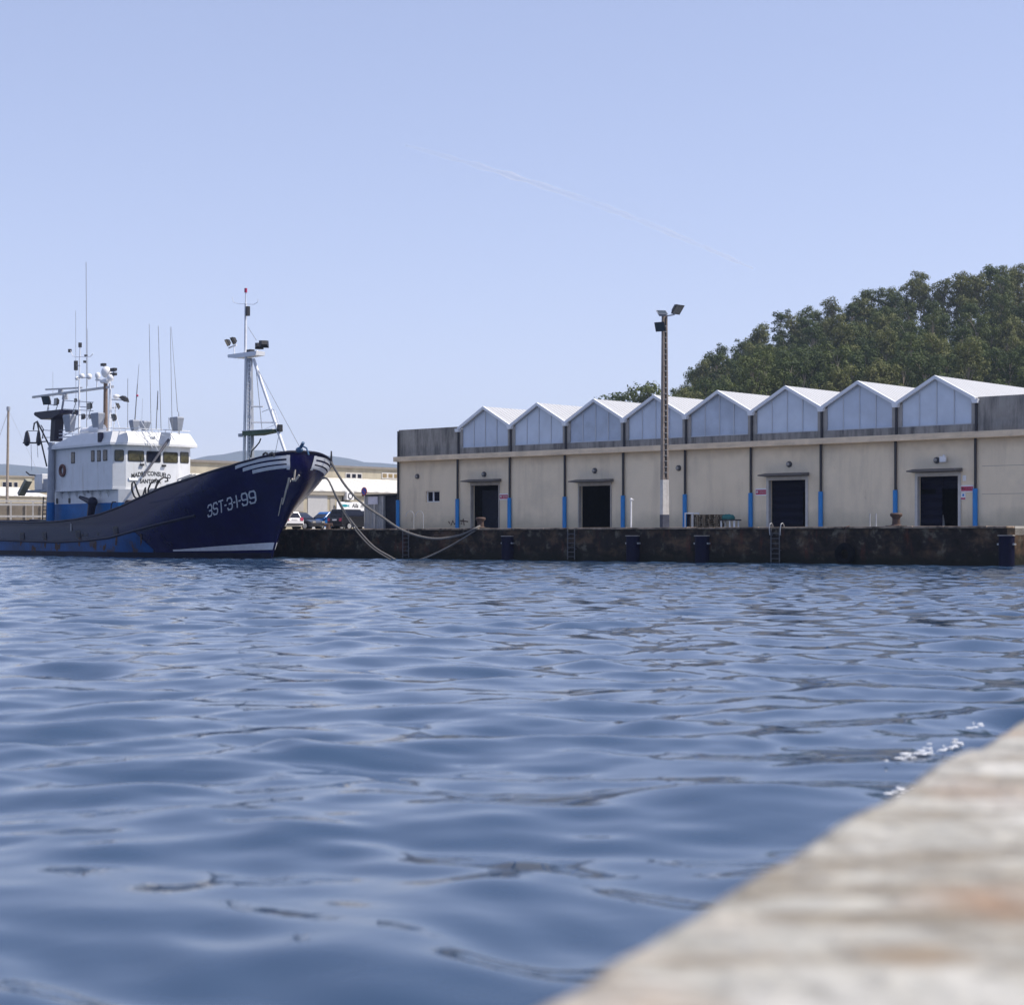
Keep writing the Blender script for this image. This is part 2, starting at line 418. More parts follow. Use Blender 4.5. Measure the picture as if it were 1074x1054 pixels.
# ================================================================== near quay (foreground concrete)
def near_quay():
    h = .55; D1 = F * h / (1054 - HZ); D2 = F * h / (755 - HZ)
    p1 = Vector(((528 - CX) / F * D1, D1, 0)); p2 = Vector(((1047 - CX) / F * D2, D2, 0))
    d = (p2 - p1).normalized(); r = Vector((d.y, -d.x, 0))
    zt = HC - h
    m = mat('worn_near_concrete', (.40, .385, .335), .9, .4, 6.0, bump=.5, bscale=16)
    add_layer(m, blotch(1.6, .50, .66, .8, (1, .45, 1)), (.56, .545, .50))
    add_layer(m, blotch(2.6, .48, .62, .9, (.6, 1.9, 1)), (.20, .165, .115))
    add_layer(m, blotch(1.3, .58, .70, .5, (.7, 1.3, 1)), (.30, .18, .10))
    add_layer(m, blotch(9, .54, .66, .7), (.20, .18, .145))
    def spot(x, y, r, amount):
        def fn(nt, tc):
            vm = nt.nodes.new('ShaderNodeVectorMath'); vm.operation = 'DISTANCE'; vm.inputs[1].default_value = (x, y, zt)
            nz = nt.nodes.new('ShaderNodeTexNoise'); nz.inputs['Scale'].default_value = 7; nz.inputs['Detail'].default_value = 5
            nt.links.new(tc.outputs['Object'], nz.inputs['Vector']); nt.links.new(tc.outputs['Object'], vm.inputs[0])
            ad = nt.nodes.new('ShaderNodeMath'); ad.operation = 'MULTIPLY_ADD'; ad.inputs[1].default_value = r * 1.6; nt.links.new(nz.outputs['Fac'], ad.inputs[0]); nt.links.new(vm.outputs['Value'], ad.inputs[2])
            mr = nt.nodes.new('ShaderNodeMapRange'); mr.inputs['From Min'].default_value = r * 1.1; mr.inputs['From Max'].default_value = r * 1.9; mr.inputs['To Min'].default_value = amount; mr.inputs['To Max'].default_value = 0
            nt.links.new(ad.outputs[0], mr.inputs['Value']); return mr.outputs[0]
        return fn
    for px, py, sr, am, c in ((1035, 945, .14, .7, (.27, .155, .085)), (960, 1000, .10, .7, (.24, .17, .10)), (720, 905, .13, .7, (.22, .17, .11)), (1050, 830, .22, .35, (.36, .26, .19))):
        D = F * h / (py - HZ); add_layer(m, spot((px - CX) / F * D, D, sr, am), c)
    b = MB()
    def slab(a0, a1, drop):
        na, nb = int((a1 - a0) / .035), 70
        na = min(na, 330)
        rows = []
        prof = [(-.015, -1.6)] + [(-.012, -.25), (-.006, -.09), (.004, -.045), (.02, -.016), (.05, -.004)] + [(.05 + 3.2 * (k / nb) ** 1.6, 0) for k in range(1, nb + 1)]
        A = np.linspace(a0, a1, na)
        from mathutils import noise
        for (y, z) in prof:
            row = []
            for a in A:
                e = noise.noise(Vector((a * 1.7, 0, 3))) * .013 + noise.noise(Vector((a * 6, 2, 3))) * .007
                chip = max(0, noise.noise(Vector((a * 3.1, 7, 1))) - .3) * .05
                yy = y + (e + chip) * max(0, 1 - y / .3)
                zz = z + noise.noise(Vector((a * 2.2, y * 2.2, 0))) * .010 + noise.noise(Vector((a * 9, y * 9, 5))) * .0035 if z > -.2 else z
                if y < .05 and z > -.2: zz -= chip * .3
                p = p1 + d * a + r * yy; row.append((p.x, p.y, zt + zz + drop))
            rows.append(row)
        k = len(b.v); n = len(A)
        b.v += [p for row in rows for p in row]
        b.f += [(k + i * n + j, k + i * n + j + 1, k + (i + 1) * n + j + 1, k + (i + 1) * n + j) for i in range(len(rows) - 1) for j in range(n - 1)]
        # end faces of the block
        for j in (0, n - 1):
            b.f.append(tuple(k + i * n + j for i in range(len(rows))))
    slab(-4.5, 2.72, 0); slab(2.755, 12.0, -.022)
    o = b.build('near_quay', m, smooth=True); tag(o, kind='structure')
near_quay()

# ================================================================== far quay
xl, = (-170.0,)
xr = QU.y(1056, 555)[0]
def far_quay():
    b = MB()
    # wall face as a slightly uneven masonry sheet
    from mathutils import noise
    def face(x0, x1, y, dx=.45):
        n = int((x1 - x0) / dx); zs = [-1.5, -.5, 0, .3, .6, .9, 1.2, 1.5, 1.8, 2.07]
        k = len(b.v)
        for z in zs:
            for i in range(n + 1):
                x = x0 + (x1 - x0) * i / n
                b.v.append((x, y + noise.noise(Vector((x * .8, z * 1.3, 4))) * .07, z - 2.2))
        b.f.extend([(k + j * (n + 1) + i, k + j * (n + 1) + i + 1, k + (j + 1) * (n + 1) + i + 1, k + (j + 1) * (n + 1) + i) for j in range(len(zs) - 1) for i in range(n)])
    face(xl, xr, .06)
    b.quad((xr, .06, -3.7), (xr, 4, -3.7), (xr, 4, -.13), (xr, .06, -.13))
    face(xr, xr + 3.2, 4.0)
    b.quad((xr + 3.2, .0, -3.7), (xr + 3.2, 4, -3.7), (xr + 3.2, 4, -.13), (xr + 3.2, .0, -.13))
    face(xr + 3.2, xr + 60, .06)
    o = b.build('quay_wall', M_['quaywall'], fixn=False); tag(o, kind='structure')
    o.location = QU.o; o.rotation_euler = (0, 0, QU.a)
    # coping: stones of uneven length
    c = MB(); x = xl
    while x < xr - .01:
        L = min(random.uniform(1.6, 3.4), xr - x)
        dy = random.uniform(-.03, .02); dz = random.uniform(-.02, .012)
        c.box(x, x + L - .02, dy - .04, 1.0, -.13, dz)
        x += L
    c.box(xr + 3.22, xr + 60, -.03, 1.0, -.13, 0)
    c.box(xr, xr + 3.2, 3.95, 5, -.13, -.01)
    o = c.build('quay_coping', M_['cap'], bevel=.03); tag(o, kind='structure')
    o.location = QU.o; o.rotation_euler = (0, 0, QU.a)
    g = MB()
    g.box(xl, xr, .98, 300, -.5, -.012)
    g.box(xr, xr + 3.2, 4.98, 300, -.5, -.012)
    g.box(xr + 3.2, xr + 60, .98, 300, -.5, -.012)
    o = g.build('quay_paving', M_['quaytop']); tag(o, kind='structure')
    o.location = QU.o; o.rotation_euler = (0, 0, QU.a)
far_quay()

# ================================================================== warehouse
def X(px): return WH.y(px, 500)[0]
def Zf(px, py): return WH.y(px, py)[2]
PIPES = [418.7, 481, 535, 592, 655, 719, 788, 863, 940, 1024]
BAY = (X(1024) - X(481)) / 8.0
X0 = X(481)
ZC0, ZC1 = 5.22, 5.60           # cornice underside / top, above the quay
ZE, ZRIDGE, ZPAR, ZG = 7.55, 9.02, 7.70, 6.08   # eaves, ridge, parapet, foot of the gable glass
WL = X(1024) + 13.0             # right end of the building
WD = 34.0

def warehouse():
    root = thing('harbour_warehouse', 'long beige harbour warehouse with eight white zigzag gables', 'building', WH.o, WH.a)
    doors = [(494.5, 523.5, 509), (607.5, 640.8, 509.5), (806.5, 845.5, 503.5), (962.5, 1005.5, 499.5)]
    DR = [(X(a), X(c), Zf((a + c) / 2, t)) for a, c, t in doors]
    wx0, wx1, wz0, wz1 = X(446.5), X(461), Zf(453, 526.6), Zf(453, 515)
    holes = [(a, c, 0, z) for a, c, z in DR] + [(wx0, wx1, wz0, wz1)]
    xs = sorted({0, WL, *[h[0] for h in holes], *[h[1] for h in holes]}); zs = sorted({0, ZC0 + .1, *[h[2] for h in holes], *[h[3] for h in holes]})
    b = MB()
    for i in range(len(xs) - 1):
        for j in range(len(zs) - 1):
            mx, mz = (xs[i] + xs[i + 1]) / 2, (zs[j] + zs[j + 1]) / 2
            if any(h[0] < mx < h[1] and h[2] < mz < h[3] for h in holes): continue
            b.quad((xs[i], 0, zs[j]), (xs[i + 1], 0, zs[j]), (xs[i + 1], 0, zs[j + 1]), (xs[i], 0, zs[j + 1]))
    for x0, x1, z0, z1 in holes:
        b.quad((x0, 0, z0), (x0, 0, z1), (x0, .35, z1), (x0, .35, z0)); b.quad((x1, 0, z0), (x1, .35, z0), (x1, .35, z1), (x1, 0, z1))
        b.quad((x0, 0, z1), (x1, 0, z1), (x1, .35, z1), (x0, .35, z1))
        if z0 > .1: b.quad((x0, 0, z0), (x0, .35, z0), (x1, .35, z0), (x1, 0, z0))
    # end and back walls
    b.quad((0, 0, 0), (0, 0, ZC0 + .1), (0, WD, ZC0 + .1), (0, WD, 0)); b.quad((WL, 0, 0), (WL, WD, 0), (WL, WD, ZC0 + .1), (WL, 0, ZC0 + .1))
    b.quad((0, WD, 0), (0, WD, ZC0 + .1), (WL, WD, ZC0 + .1), (WL, WD, 0))
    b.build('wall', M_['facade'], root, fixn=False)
    # faint vertical panel joints
    j = MB()
    for px in (560, 575, 624, 687, 752, 825, 900, 1048):
        pass
    for z in (1.9, 3.55):
        j.box(X(1030), WL, -.006, .0, z, z + .03)
    j.build('panel_joint', M_['facade_joint'], root)
    # interior: dark rooms behind the openings
    rm = MB()
    rm.quad((-.0 + .3, 12, .0), (WL - .3, 12, .0), (WL - .3, 12, 5), (.3, 12, 5)); rm.quad((.3, .4, 5), (WL - .3, .4, 5), (WL - .3, 12, 5), (.3, 12, 5))
    for a, c, z in DR:
        for xx in (a - 2.2, c + 2.2): rm.quad((xx, .4, 0), (xx, 12, 0), (xx, 12, 5), (xx, .4, 5))
    rm.build('interior_room', M_['dark'], root, fixn=False)
    # door leaves and frames
    a, c, z = DR[0]
    d = MB(); d.box(a + .25, a + (c - a) * .72, .9, .96, .0, z - .35); d.build('door', M_['door_grey'], root)
    a, c, z = DR[2]
    d = MB(); d.box(a + .05, c - .45, .32, .38, 0, z - .7); d.box(a + .05, c - .05, .40, .46, z - .8, z - .02)
    d.build('door', M_['door_blue'], root)
    a, c, z = DR[3]
    d = MB(); d.box(a + .05, a + (c - a) * .38, .32, .38, 0, z - 1.05); d.box(a + (c - a) * .38, a + (c - a) * .54, .30, .36, 0, z - .05); d.box(a + .05, c, .42, .48, z - .75, z - .02)
    d.build('door', M_['door_blue'], root)
    for k, (a, c, z) in enumerate(DR):
        f = MB(); t = .16 if k > 1 else .07
        f.box(a - t, a + .02, -.07, .20, 0, z); f.box(c - .02, c + t, -.07, .20, 0, z); f.box(a - t, c + t, -.07, .20, z, z + .22)
        f.build('door_frame', M_['frame'] if k > 1 else M_['pillar'], root)
        cp = MB(); cp.prism([(-.95, z + .27), (-.95, z + .34), (-.075, z + .46), (-.075, z + .24)], a - .25, c + .28, 'x')
        cp.build('door_canopy', M_['canopy'], root)
    # small window
    f = MB(); t = .07
    f.box(wx0, wx1, .16, .24, wz0, wz0 + t); f.box(wx0, wx1, .16, .24, wz1 - t, wz1); f.box(wx0, wx0 + t, .16, .24, wz0 + t, wz1 - t)
    f.box(wx1 - t, wx1, .16, .24, wz0 + t, wz1 - t); xm = wx0 + (wx1 - wx0) * .45; f.box(xm - .05, xm + .05, .15, .24, wz0 + t, wz1 - t)
    fo = f.build('window', M_['white'], root)
    g = MB(); g.box(wx0 + t, wx1 - t, .25, .27, wz0 + t, wz1 - t); g.build('pane', M_['window'], fo)
    # cornice
    c = MB(); c.box(-.05, WL, -.55, .02, ZC0, ZC1); c.build('cornice', M_['cornice'], root, bevel=.03)
    # parapets and the upper wall under the glass
    u = MB(); u.box(.0, X0 - .1, .02, .32, ZC1 - .01, ZPAR); u.build('parapet', M_['upper'], root)
    u = MB(); u.box(X0 + 8 * BAY + .1, WL, .02, .32, ZC1 - .01, ZPAR - .05)
    u.build('parapet', M_['upper'], root)
    u = MB(); u.box(0, .3, .325, WD, ZC1 - .01, ZPAR - .1); u.build('parapet', M_['upper'], root)
    u = MB(); u.box(.0, WL, .3, WD, ZC1 - .3, ZC1 + .05); u.build('flat_roof', M_['upper'], root)
    u = MB(); u.box(X0 - .1, X0 + 8 * BAY + .1, .06, .34, ZC1 - .01, ZG); u.build('upper_wall', M_['upper'], root)
    pw = .34
    hs = (ZRIDGE - ZE) / (BAY / 2)
    for i in range(9):
        xc = X0 + i * BAY
        pl = MB(); pl.box(xc - pw, xc + pw, .05, .34, ZG, ZE - .05 + (0)); pl.build('pillar', M_['pillar'], root)
    for i in range(8):
        xa = X0 + i * BAY; xb = xa + BAY; xm = (xa + xb) / 2
        top = lambda x: ZE + (BAY / 2 - abs(x - xm)) * hs
        g = MB(); xs_ = [xa + pw, xm, xb - pw]
        g.prism([(xa + pw, ZG), (xb - pw, ZG), (xb - pw, top(xb - pw) - .12), (xm, ZRIDGE - .12), (xa + pw, top(xa + pw) - .12)], .14, .20, 'y')
        go = g.build('gable_window', M_[('glass', 'glass_b', 'glass_c', 'glass', 'glass_c', 'glass_b', 'glass', 'glass_b')[i]], root)
        mu = MB(); W = (xb - xa - 2 * pw) / 4
        for k in (1, 2, 3):
            x = xa + pw + W * k; mu.box(x - .03, x + .03, .09, .14, ZG, top(x) - .16)
        mu.box(xa + pw, xb - pw, .09, .14, ZG - .0, ZG + .07)
        mu.build('mullion', M_['mullion'], go)
        # roof: two slopes of sheet with a white rake board on the gable edge
        t = .06
        rf = MB()
        rf.loft([[(xa, y, ZE), (xm, y, ZRIDGE), (xb, y, ZE), (xb, y, ZE + t), (xm, y, ZRIDGE + t), (xa, y, ZE + t)] for y in (-.12, WD - 1)])
        ro = rf.build('roof', M_['roof'], root)
        rk = MB()
        for (p, q_) in (((xa, ZE), (xm, ZRIDGE)), ((xb, ZE), (xm, ZRIDGE))):
            rk.prism([(p[0], p[1] - .14), (q_[0], q_[1] - .14), (q_[0], q_[1] + .075), (p[0], p[1] + .075)], -.17, .04, 'y')
        rk.build('rake_board', M_['rake'], ro)
    # valley gutters and downpipes with blue guards
    for i in range(10):
        xp = X(PIPES[i]) if i == 0 else X0 + (i - 1) * BAY
        p = MB(); ztop = ZE - .18 if i else ZPAR - .1
        p.cyl((xp, -.10 if i == 0 else -.02, ZC1), (xp, -.10 if i == 0 else -.02, ztop), .085, n=10); p.cyl((xp, -.12, .1), (xp, -.12, ZC0), .085, n=10)
        po = p.build('downpipe', M_['pipe'], root, smooth=True)
        gd = MB(); gd.cyl((xp, -.15, 0), (xp, -.15, 2.25), .15, n=12); gd.build('pipe_guard', M_['guard'], po, smooth=True)
        if i:
            h = MB(); h.prism([(xp - .22, ZE - .02), (xp + .22, ZE - .02), (xp + .16, ZE - .26), (xp - .16, ZE - .26)], -.24, .06, 'y')
            h.build('gutter_outlet', M_['rake'], po)
    # bulkhead lamps
    for px, py in ((438, 499.7), (508, 497.5), (624, 493.7), (712, 491), (828, 487), (982.7, 482.8)):
        p = WH.y(px, py); l = MB()
        l.cyl((p[0], 0, p[2]), (p[0], -.12, p[2]), .20, .18, 14)
        lo = l.build('wall_lamp', M_['lamp'], root, smooth=True)
        g = MB(); g.sphere((p[0] - .05, -.11, p[2]), .13, 1, .7, 1); g.build('lamp_lens', M_['lampglass'], lo, smooth=True)
    p = WH.y(991, 481.5); l = MB(); l.box(p[0] - .2, p[0] + .2, -.3, -.18, p[2] - .18, p[2] + .16); l.box(p[0] - .04, p[0] + .04, -.2, 0, p[2] - .05, p[2] + .25)
    l.build('wall_floodlight', M_['white'], root)
    # rusty scrawl left of the first door
    s = MB()
    for pts in ([(473, 551), (475, 546), (477, 550), (479, 546)], [(484, 550), (486, 544), (487, 551)], [(483, 546), (491, 547)], [(470.5, 547), (472, 549)]):
        P = [WH.y(x, y) for x, y in pts]; s.tube([(v[0], -.003, v[2]) for v in P], .045, 5)
    s.build('graffiti', M_['rust'], root)
    return root, DR
WROOT, DOORS = warehouse()

def wall_sign(px0, px1, py0, py1, label, bands, name='warning_sign'):
    a = WH.y(px0, py1); c = WH.y(px1, py0)
    mx, mz = (a[0] + c[0]) / 2, (a[2] + c[2]) / 2
    w, h = c[0] - a[0], c[2] - a[2]
    t = thing(name, label, 'sign', WH.w((mx, -.02, mz)), WH.a)
    b = MB(); b.box(-w / 2, w / 2, -.02, .015, -h / 2, h / 2); b.build('board', M_['white'], t)
    for (u0, u1, v0, v1, mm) in bands:
        b = MB(); b.box(-w / 2 + u0 * w, -w / 2 + u1 * w, -.026, -.0205, -h / 2 + v0 * h, -h / 2 + v1 * h); b.build('printed_band', M_[mm], t)
    return t
red_bands = [(.03, .97, .16, .80, 'red'), (.08, .26, .36, .66, 'white'), (.36, .92, .52, .60, 'white'), (.36, .92, .34, .42, 'white')]
wall_sign(524.2, 533.4, 517.5, 524.3, 'red and white notice beside the grey doorway with the bollard in front', red_bands)
wall_sign(792.7, 804.2, 512, 520, 'red and white notice between a blue pipe guard and the third doorway', red_bands)
wall_sign(1008, 1021.3, 508.6, 516.4, 'wide red and white notice above a small one near the last doorway', red_bands)
wall_sign(1008, 1013, 516.8, 524.2, 'small white notice with a red foot strip under a wide red notice', [(.05, .95, .05, .3, 'red'), (.35, .7, .5, .85, 'guard')])
wall_sign(1010, 1013.4, 498.5, 504.5, 'blank white plate high on the wall above two red notices', [], 'wall_plate')

# ================================================================== things on and against the quay
def bollard(px, label):
    p = QU.y(px, 555, .55)
    t = thing('mooring_bollard', label, 'bollard', QU.w((p[0], .55, 0)), QU.a, 'iron bollards along the quay edge')
    b = MB()
    prof = [(.34, 0), (.34, .06), (.24, .10), (.22, .40), (.24, .50), (.34, .58), (.36, .68), (.31, .75), (.0, .77)]
    n = 18
    b.loft([[(r * math.cos(6.2832 * i / n), r * math.sin(6.2832 * i / n), z) for i in range(n)] for r, z in prof])
    b.build('post', M_['rust'], t, smooth=True)
    b = MB(); b.box(-.45, .45, -.45, .45, -.0, .045); b.build('base_plate', M_['black'], t, bevel=.02)
    return t
bollard(504, 'rusty iron bollard holding the mooring ropes near the first doorway')
bollard(940, 'rusty iron bollard standing in front of a blue pipe guard near the last doorway')

def ladder(px, label, hoops=True, z0=-2.1):
    p = QU.y(px, 575, -.12)
    t = thing('quay_ladder', label, 'ladder', QU.w((p[0], -.12, 0)), QU.a, 'steel ladders down the quay wall')
    b = MB()
    for s in (-.3, .3): b.cyl((s, 0, z0), (s, 0, -.05), .035, n=8)
    for s in (-.3, .3):
        for z in (-.5, -1.4): b.box(s - .02, s + .02, 0, .2, z - .02, z + .02)
    b.build('rail', M_['laddersteel'], t)
    z = z0 + .2
    while z < -.1:
        b = MB(); b.cyl((-.3, 0, z), (.3, 0, z), .022, n=6); b.build('rung', M_['laddersteel'], t); z += .3
    if hoops:
        for s in (-.36, .36):
            b = MB(); b.tube([(s, -.02, -.5), (s * 1.1, -.04, -.1), (s * 1.1, .02, .16), (s * 1.1, .2, .22), (s * 1.1, .34, .1), (s * 1.1, .36, -.01)], .026)
            b.build('grab_hoop', M_['galv'], t, smooth=True)
    return t
ladder(425.5, 'dark ladder on the quay wall below the warehouse corner', False)
ladder(599, 'steel ladder below the second doorway, left of the lamp post', False)
ladder(813, 'steel ladder with pale grab hoops below the third doorway')

def handrail(pxa, pxb, pyt, label, yl, hook=True):
    a = QU.y(pxa, pyt, yl); c = QU.y(pxb, pyt, yl)
    t = thing('handrail', label, 'handrail', QU.w((a[0], yl, 0)), QU.a)
    for q_ in (a, c):
        b = MB(); x = q_[0] - a[0]; h = q_[2]
        if hook: b.tube([(x, 0, 0), (x, 0, h - .25), (x - .1, -.06, h - .04), (x - .3, -.2, h), (x - .45, -.3, h - .16), (x - .5, -.33, h - .4)], .022)
        else: b.tube([(x, 0, 0), (x, 0, h)], .04)
        b.build('post', M_['galv'], t, smooth=True)
    return t
handrail(434, 444, 536, 'pair of white hooked handrails on the quay by the small window', 1.6)
handrail(912.5, 919, 538.5, 'pair of short straight pale posts left of the second bollard', 1.3, False)

def white_post():
    p = QU.y(662, 523, 3.0)
    t = thing('white_post', 'thin white post with a round cap left of the lamp post', 'post', QU.w((p[0], 3.0, 0)), QU.a)
    b = MB(); b.cyl((0, 0, 0), (0, 0, p[2] - .1), .055, n=10); b.build('shaft', M_['white'], t, smooth=True)
    b = MB(); b.sphere((0, 0, p[2] - .06), .1); b.cyl((0, 0, p[2] - .06), (.16, 0, p[2] - .06), .04); b.build('cap', M_['white'], t, smooth=True)
white_post()

def fender(px, w, ztop, label):
    p = QU.y(px, 575, -.2)
    t = thing('quay_fender', label, 'fender', QU.w((p[0], -.2, 0)), QU.a, 'dark blue rubber fenders on the quay wall')
    b = MB(); n = 12
    ring = [(w / 2 * math.cos(math.pi * i / n), -.28 * math.sin(math.pi * i / n)) for i in range(n + 1)] + [(-w / 2, .22), (w / 2, .22)]
    b.prism(ring, -3.2, ztop, 'z'); b.build('rubber_body', M_['rubber'], t, smooth=True)
    b = MB(); b.box(-w / 2 - .04, w / 2 + .04, -.1, .2, ztop, ztop + .05); b.build('top_plate', M_['pillar'], t)
    for s in (-1, 1):
        b = MB(); b.box(s * (w / 2 + .05) - .05, s * (w / 2 + .05) + .05, -.04, .2, ztop - .5, ztop - .4); b.build('bolt', M_['galv'], t)
fender(531.5, .82, -.58, 'dark blue rubber fender right of the rope bollard')
fender(663, .86, -.56, 'dark blue rubber fender below the thin white post')
fender(735.5, .90, -.56, 'dark blue rubber fender below the pallet stacks')
fender(1055, .80, -.55, 'dark blue rubber fender at the corner of the quay')
fender(1094, .80, -.55, 'dark blue rubber fender beyond the gap in the quay')

def tyre_fender():
    p = QU.y(886, 581, -.22)
    t = thing('tyre_fender', 'black tyre hanging on a chain against the quay wall', 'tyre fender', QU.w((p[0], -.22, p[2])), QU.a)
    b = MB(); b.torus((0, 0, 0), (0, 1, 0), .46, .2, 26, 10); b.build('tyre', M_['tyre'], t, smooth=True)
    b = MB(); b.tube([(.0, 0, .5), (-.03, .08, 1.0), (.0, .14, -p[2] - .02), (0, .5, -p[2] + .04)], .03); b.build('chain', M_['rust'], t)
tyre_fender()

def floodlight(root, c, rz, tilt, s=.75, part='floodlight', mm='black', thick=.3):
    """flared box with a glass face; face looks along local +y turned by rz, tilted down/up by tilt"""
    Mx = Matrix.Translation(Vector(c)) @ Matrix.Rotation(rz, 4, 'Z') @ Matrix.Rotation(tilt, 4, 'X')
    b = MB(); h, d = s / 2, s * thick
    rings = []
    for (yy, k) in ((-d, .55), (-d * .4, .8), (0, 1), (.05 * s, 1)):
        rings.append([Mx @ Vector((x * k, yy, z * k)) for x, z in ((-h, -h * .85), (h, -h * .85), (h, h * .85), (-h, h * .85))])
    b.loft(rings); o = b.build(part, M_[mm], root)
    g = MB(); k = .86
    g.loft([[Mx @ Vector((x * k, yy, z * k)) for x, z in ((-h, -h * .85), (h, -h * .85), (h, h * .85), (-h, h * .85))] for yy in (.05 * s, .06 * s)])
    g.build('lens', M_['lens'], o)
    return o

def lamp_post():
    y0 = 1.7; p = QU.y(697, 553, y0); top = QU.y(697.5, 331, y0)[2]
    t = thing('lamp_post', 'tall concrete lamp post with white painted foot and three floodlights', 'lamp post', QU.w((p[0], y0, 0)), 0.35)
    mm = mat('lamp_post_concrete', (.31, .25, .20), .85, .3, 2.5, streak=.5, streak_col=(.10, .07, .05), streak_scale=(4, 4, .2))
    b = MB()
    def H(z):  # H section
        k = .22 - .075 * z / top; g = k * .45
        return [(x, y, z) for x, y in ((-k, -k), (-g, -k), (-g, -k * .7), (g, -k * .7), (g, -k), (k, -k), (k, k), (-k, k))]
    b.loft([H(top * i / 12) for i in range(13)]); po = b.build('pole', mm, t)
    w = MB(); 
    for z0, z1 in ((.82, 3.05),):
        k0 = .22 - .075 * z0 / top + .006; k1 = .22 - .075 * z1 / top + .006
        w.loft([[(-k, -k, z), (k, -k, z), (k, k, z), (-k, k, z)] for k, z in ((k0, z0), (k1, z1))])
    w.build('painted_foot', mat('worn_foot_paint', (.62, .59, .54), .7, .18, 3, streak=.6, streak_col=(.36, .31, .25), streak_scale=(5, 5, .4)), t)
    w = MB(); k = .232; w.box(-k, k, -k, k, 0, .818); w.build('foot_band', mat('foot_grey_paint', (.05, .055, .08), .7, .3, 4), t)
    r = MB()
    for i in range(34):
        z = 3.5 + i * .36
        if z < top - .4:
            k = .22 - .075 * z / top; r.box(-k * .46, k * .46, -k - .03, -k + .02, z, z + .035)
    r.build('step', M_['galv'], t)
    w = MB(); w.tube([(.0, -.19, 3.2), (.01, -.16, top * .6), (0, -.13, top - .2)], .03, 6); w.build('cable', M_['black'], t)
    a = MB(); a.tube([(0, 0, top - .05), (.4, 0, top + .02), (.72, 0, top + .1)], .05); a.tube([(0, 0, top - .1), (-.3, -.1, top + .05)], .05); a.tube([(0, 0, top - .9), (-.28, -.1, top - .85)], .05)
    a.build('bracket', M_['galv'], t)
    floodlight(t, (.88, -.1, top + .42), R(205), R(-38), .82)
    floodlight(t, (-.28, -.2, top + .16), R(170), R(60), .66, mm='shipgrey')
    floodlight(t, (-.38, -.15, top - .75), R(125), R(-20), .72)
lamp_post()

def pallets():
    def pallet_mesh():
        b = MB(); L, W = 1.2, .8
        for i in range(6): y = -W / 2 + i * (W - .1) / 5; b.box(-L / 2, L / 2, y, y + .1, .122, .144)
        for x in (-L / 2, -.07, L / 2 - .14):
            b.box(x, x + .14, -W / 2, W / 2, .1, .122)
            for y in (-W / 2, -.05, W / 2 - .1): b.box(x, x + .14, y, y + .1, .022, .1)
        for y in (-W / 2, -.05, W / 2 - .1): b.box(-L / 2, L / 2, y, y + .1, 0, .022)
        return b
    xa = QU.y(735, 550, 5.6)[0]; xb = QU.y(747.5, 550, 5.6)[0]
    first = None
    lay = ['at the bottom', 'second from the bottom', 'third from the bottom', 'fourth from the bottom', 'fifth from the bottom', 'on top']
    for s, (x, nm) in enumerate(((xa, 'beside the white frame'), (xb, 'beside the teal tarpaulin'))):
        for k in range(6):
            rz = QU.a + random.uniform(-.05, .05); loc = QU.w((x + random.uniform(-.03, .03), 5.6 + random.uniform(-.04, .04), k * .1445 - .012))
            lab = 'weathered wooden pallet %s of the stack %s' % (lay[k], nm)
            if first is None:
                first = pallet_mesh().build('pallet', M_['wood']); first.location = loc; first.rotation_euler = (0, 0, rz)
                tag(first, lab, 'pallet', 'wooden pallets stacked against the warehouse')
            else:
                c = first.copy(); COL.objects.link(c); c.location = loc; c.rotation_euler = (0, 0, rz); c['label'] = lab
pallets()

def frame_cart():
    a = QU.y(718.3, 554, 5.2)[0]; c = QU.y(727.5, 554, 5.2)[0]; w = c - a
    t = thing('frame_trolley', 'white metal frame standing between a blue pipe guard and the pallets', 'frame', QU.w((a, 5.2, -.012)), QU.a)
    b = MB(); b.box(0, w, -.03, .03, .93, 1.0); b.box(0, .06, -.03, .03, 0, .93); b.box(0, w, .57, .63, .93, 1.0); b.box(0, .06, .57, .63, 0, .93); b.box(w - .06, w, .57, .63, 0, .93)
    b.build('tube_frame', M_['white'], t)
    b = MB(); b.box(w - .16, w, -.05, .03, 0, .93); b.build('post', M_['frame'], t)
    b = MB(); b.box(.08, w - .18, .1, .14, .1, .9); b.build('panel', M_['door_blue'], t)
frame_cart()

def tarp_trolley():
    a = QU.y(754.5, 553, 5.3)[0]; c = QU.y(772, 553, 5.3)[0]; w = c - a
    t = thing('tarpaulin_trolley', 'low trolley with a bunched teal tarpaulin against the warehouse wall', 'trolley', QU.w((a, 5.3, -.012)), QU.a)
    b = MB(); b.box(.0, w, 0, .6, .46, .54); b.build('platform', M_['black'], t)
    for x in (.05, .55 * w, w * .82):
        for y in (.05, .5):
            b = MB(); b.box(x, x + .08, y, y + .08, 0, .46); b.build('leg', M_['white'], t)
    b = MB(); b.sphere((.42 * w * .9, .3, .62), .5, 1.0, .55, .55, 18, 12)
    o = b.build('tarpaulin', M_['teal'], t, smooth=True)
    from mathutils import noise
    for v in o.data.vertices: v.co += Vector((0, 0, 1)) * noise.noise(v.co * 5) * .1; v.co.z = max(v.co.z, .45)
tarp_trolley()

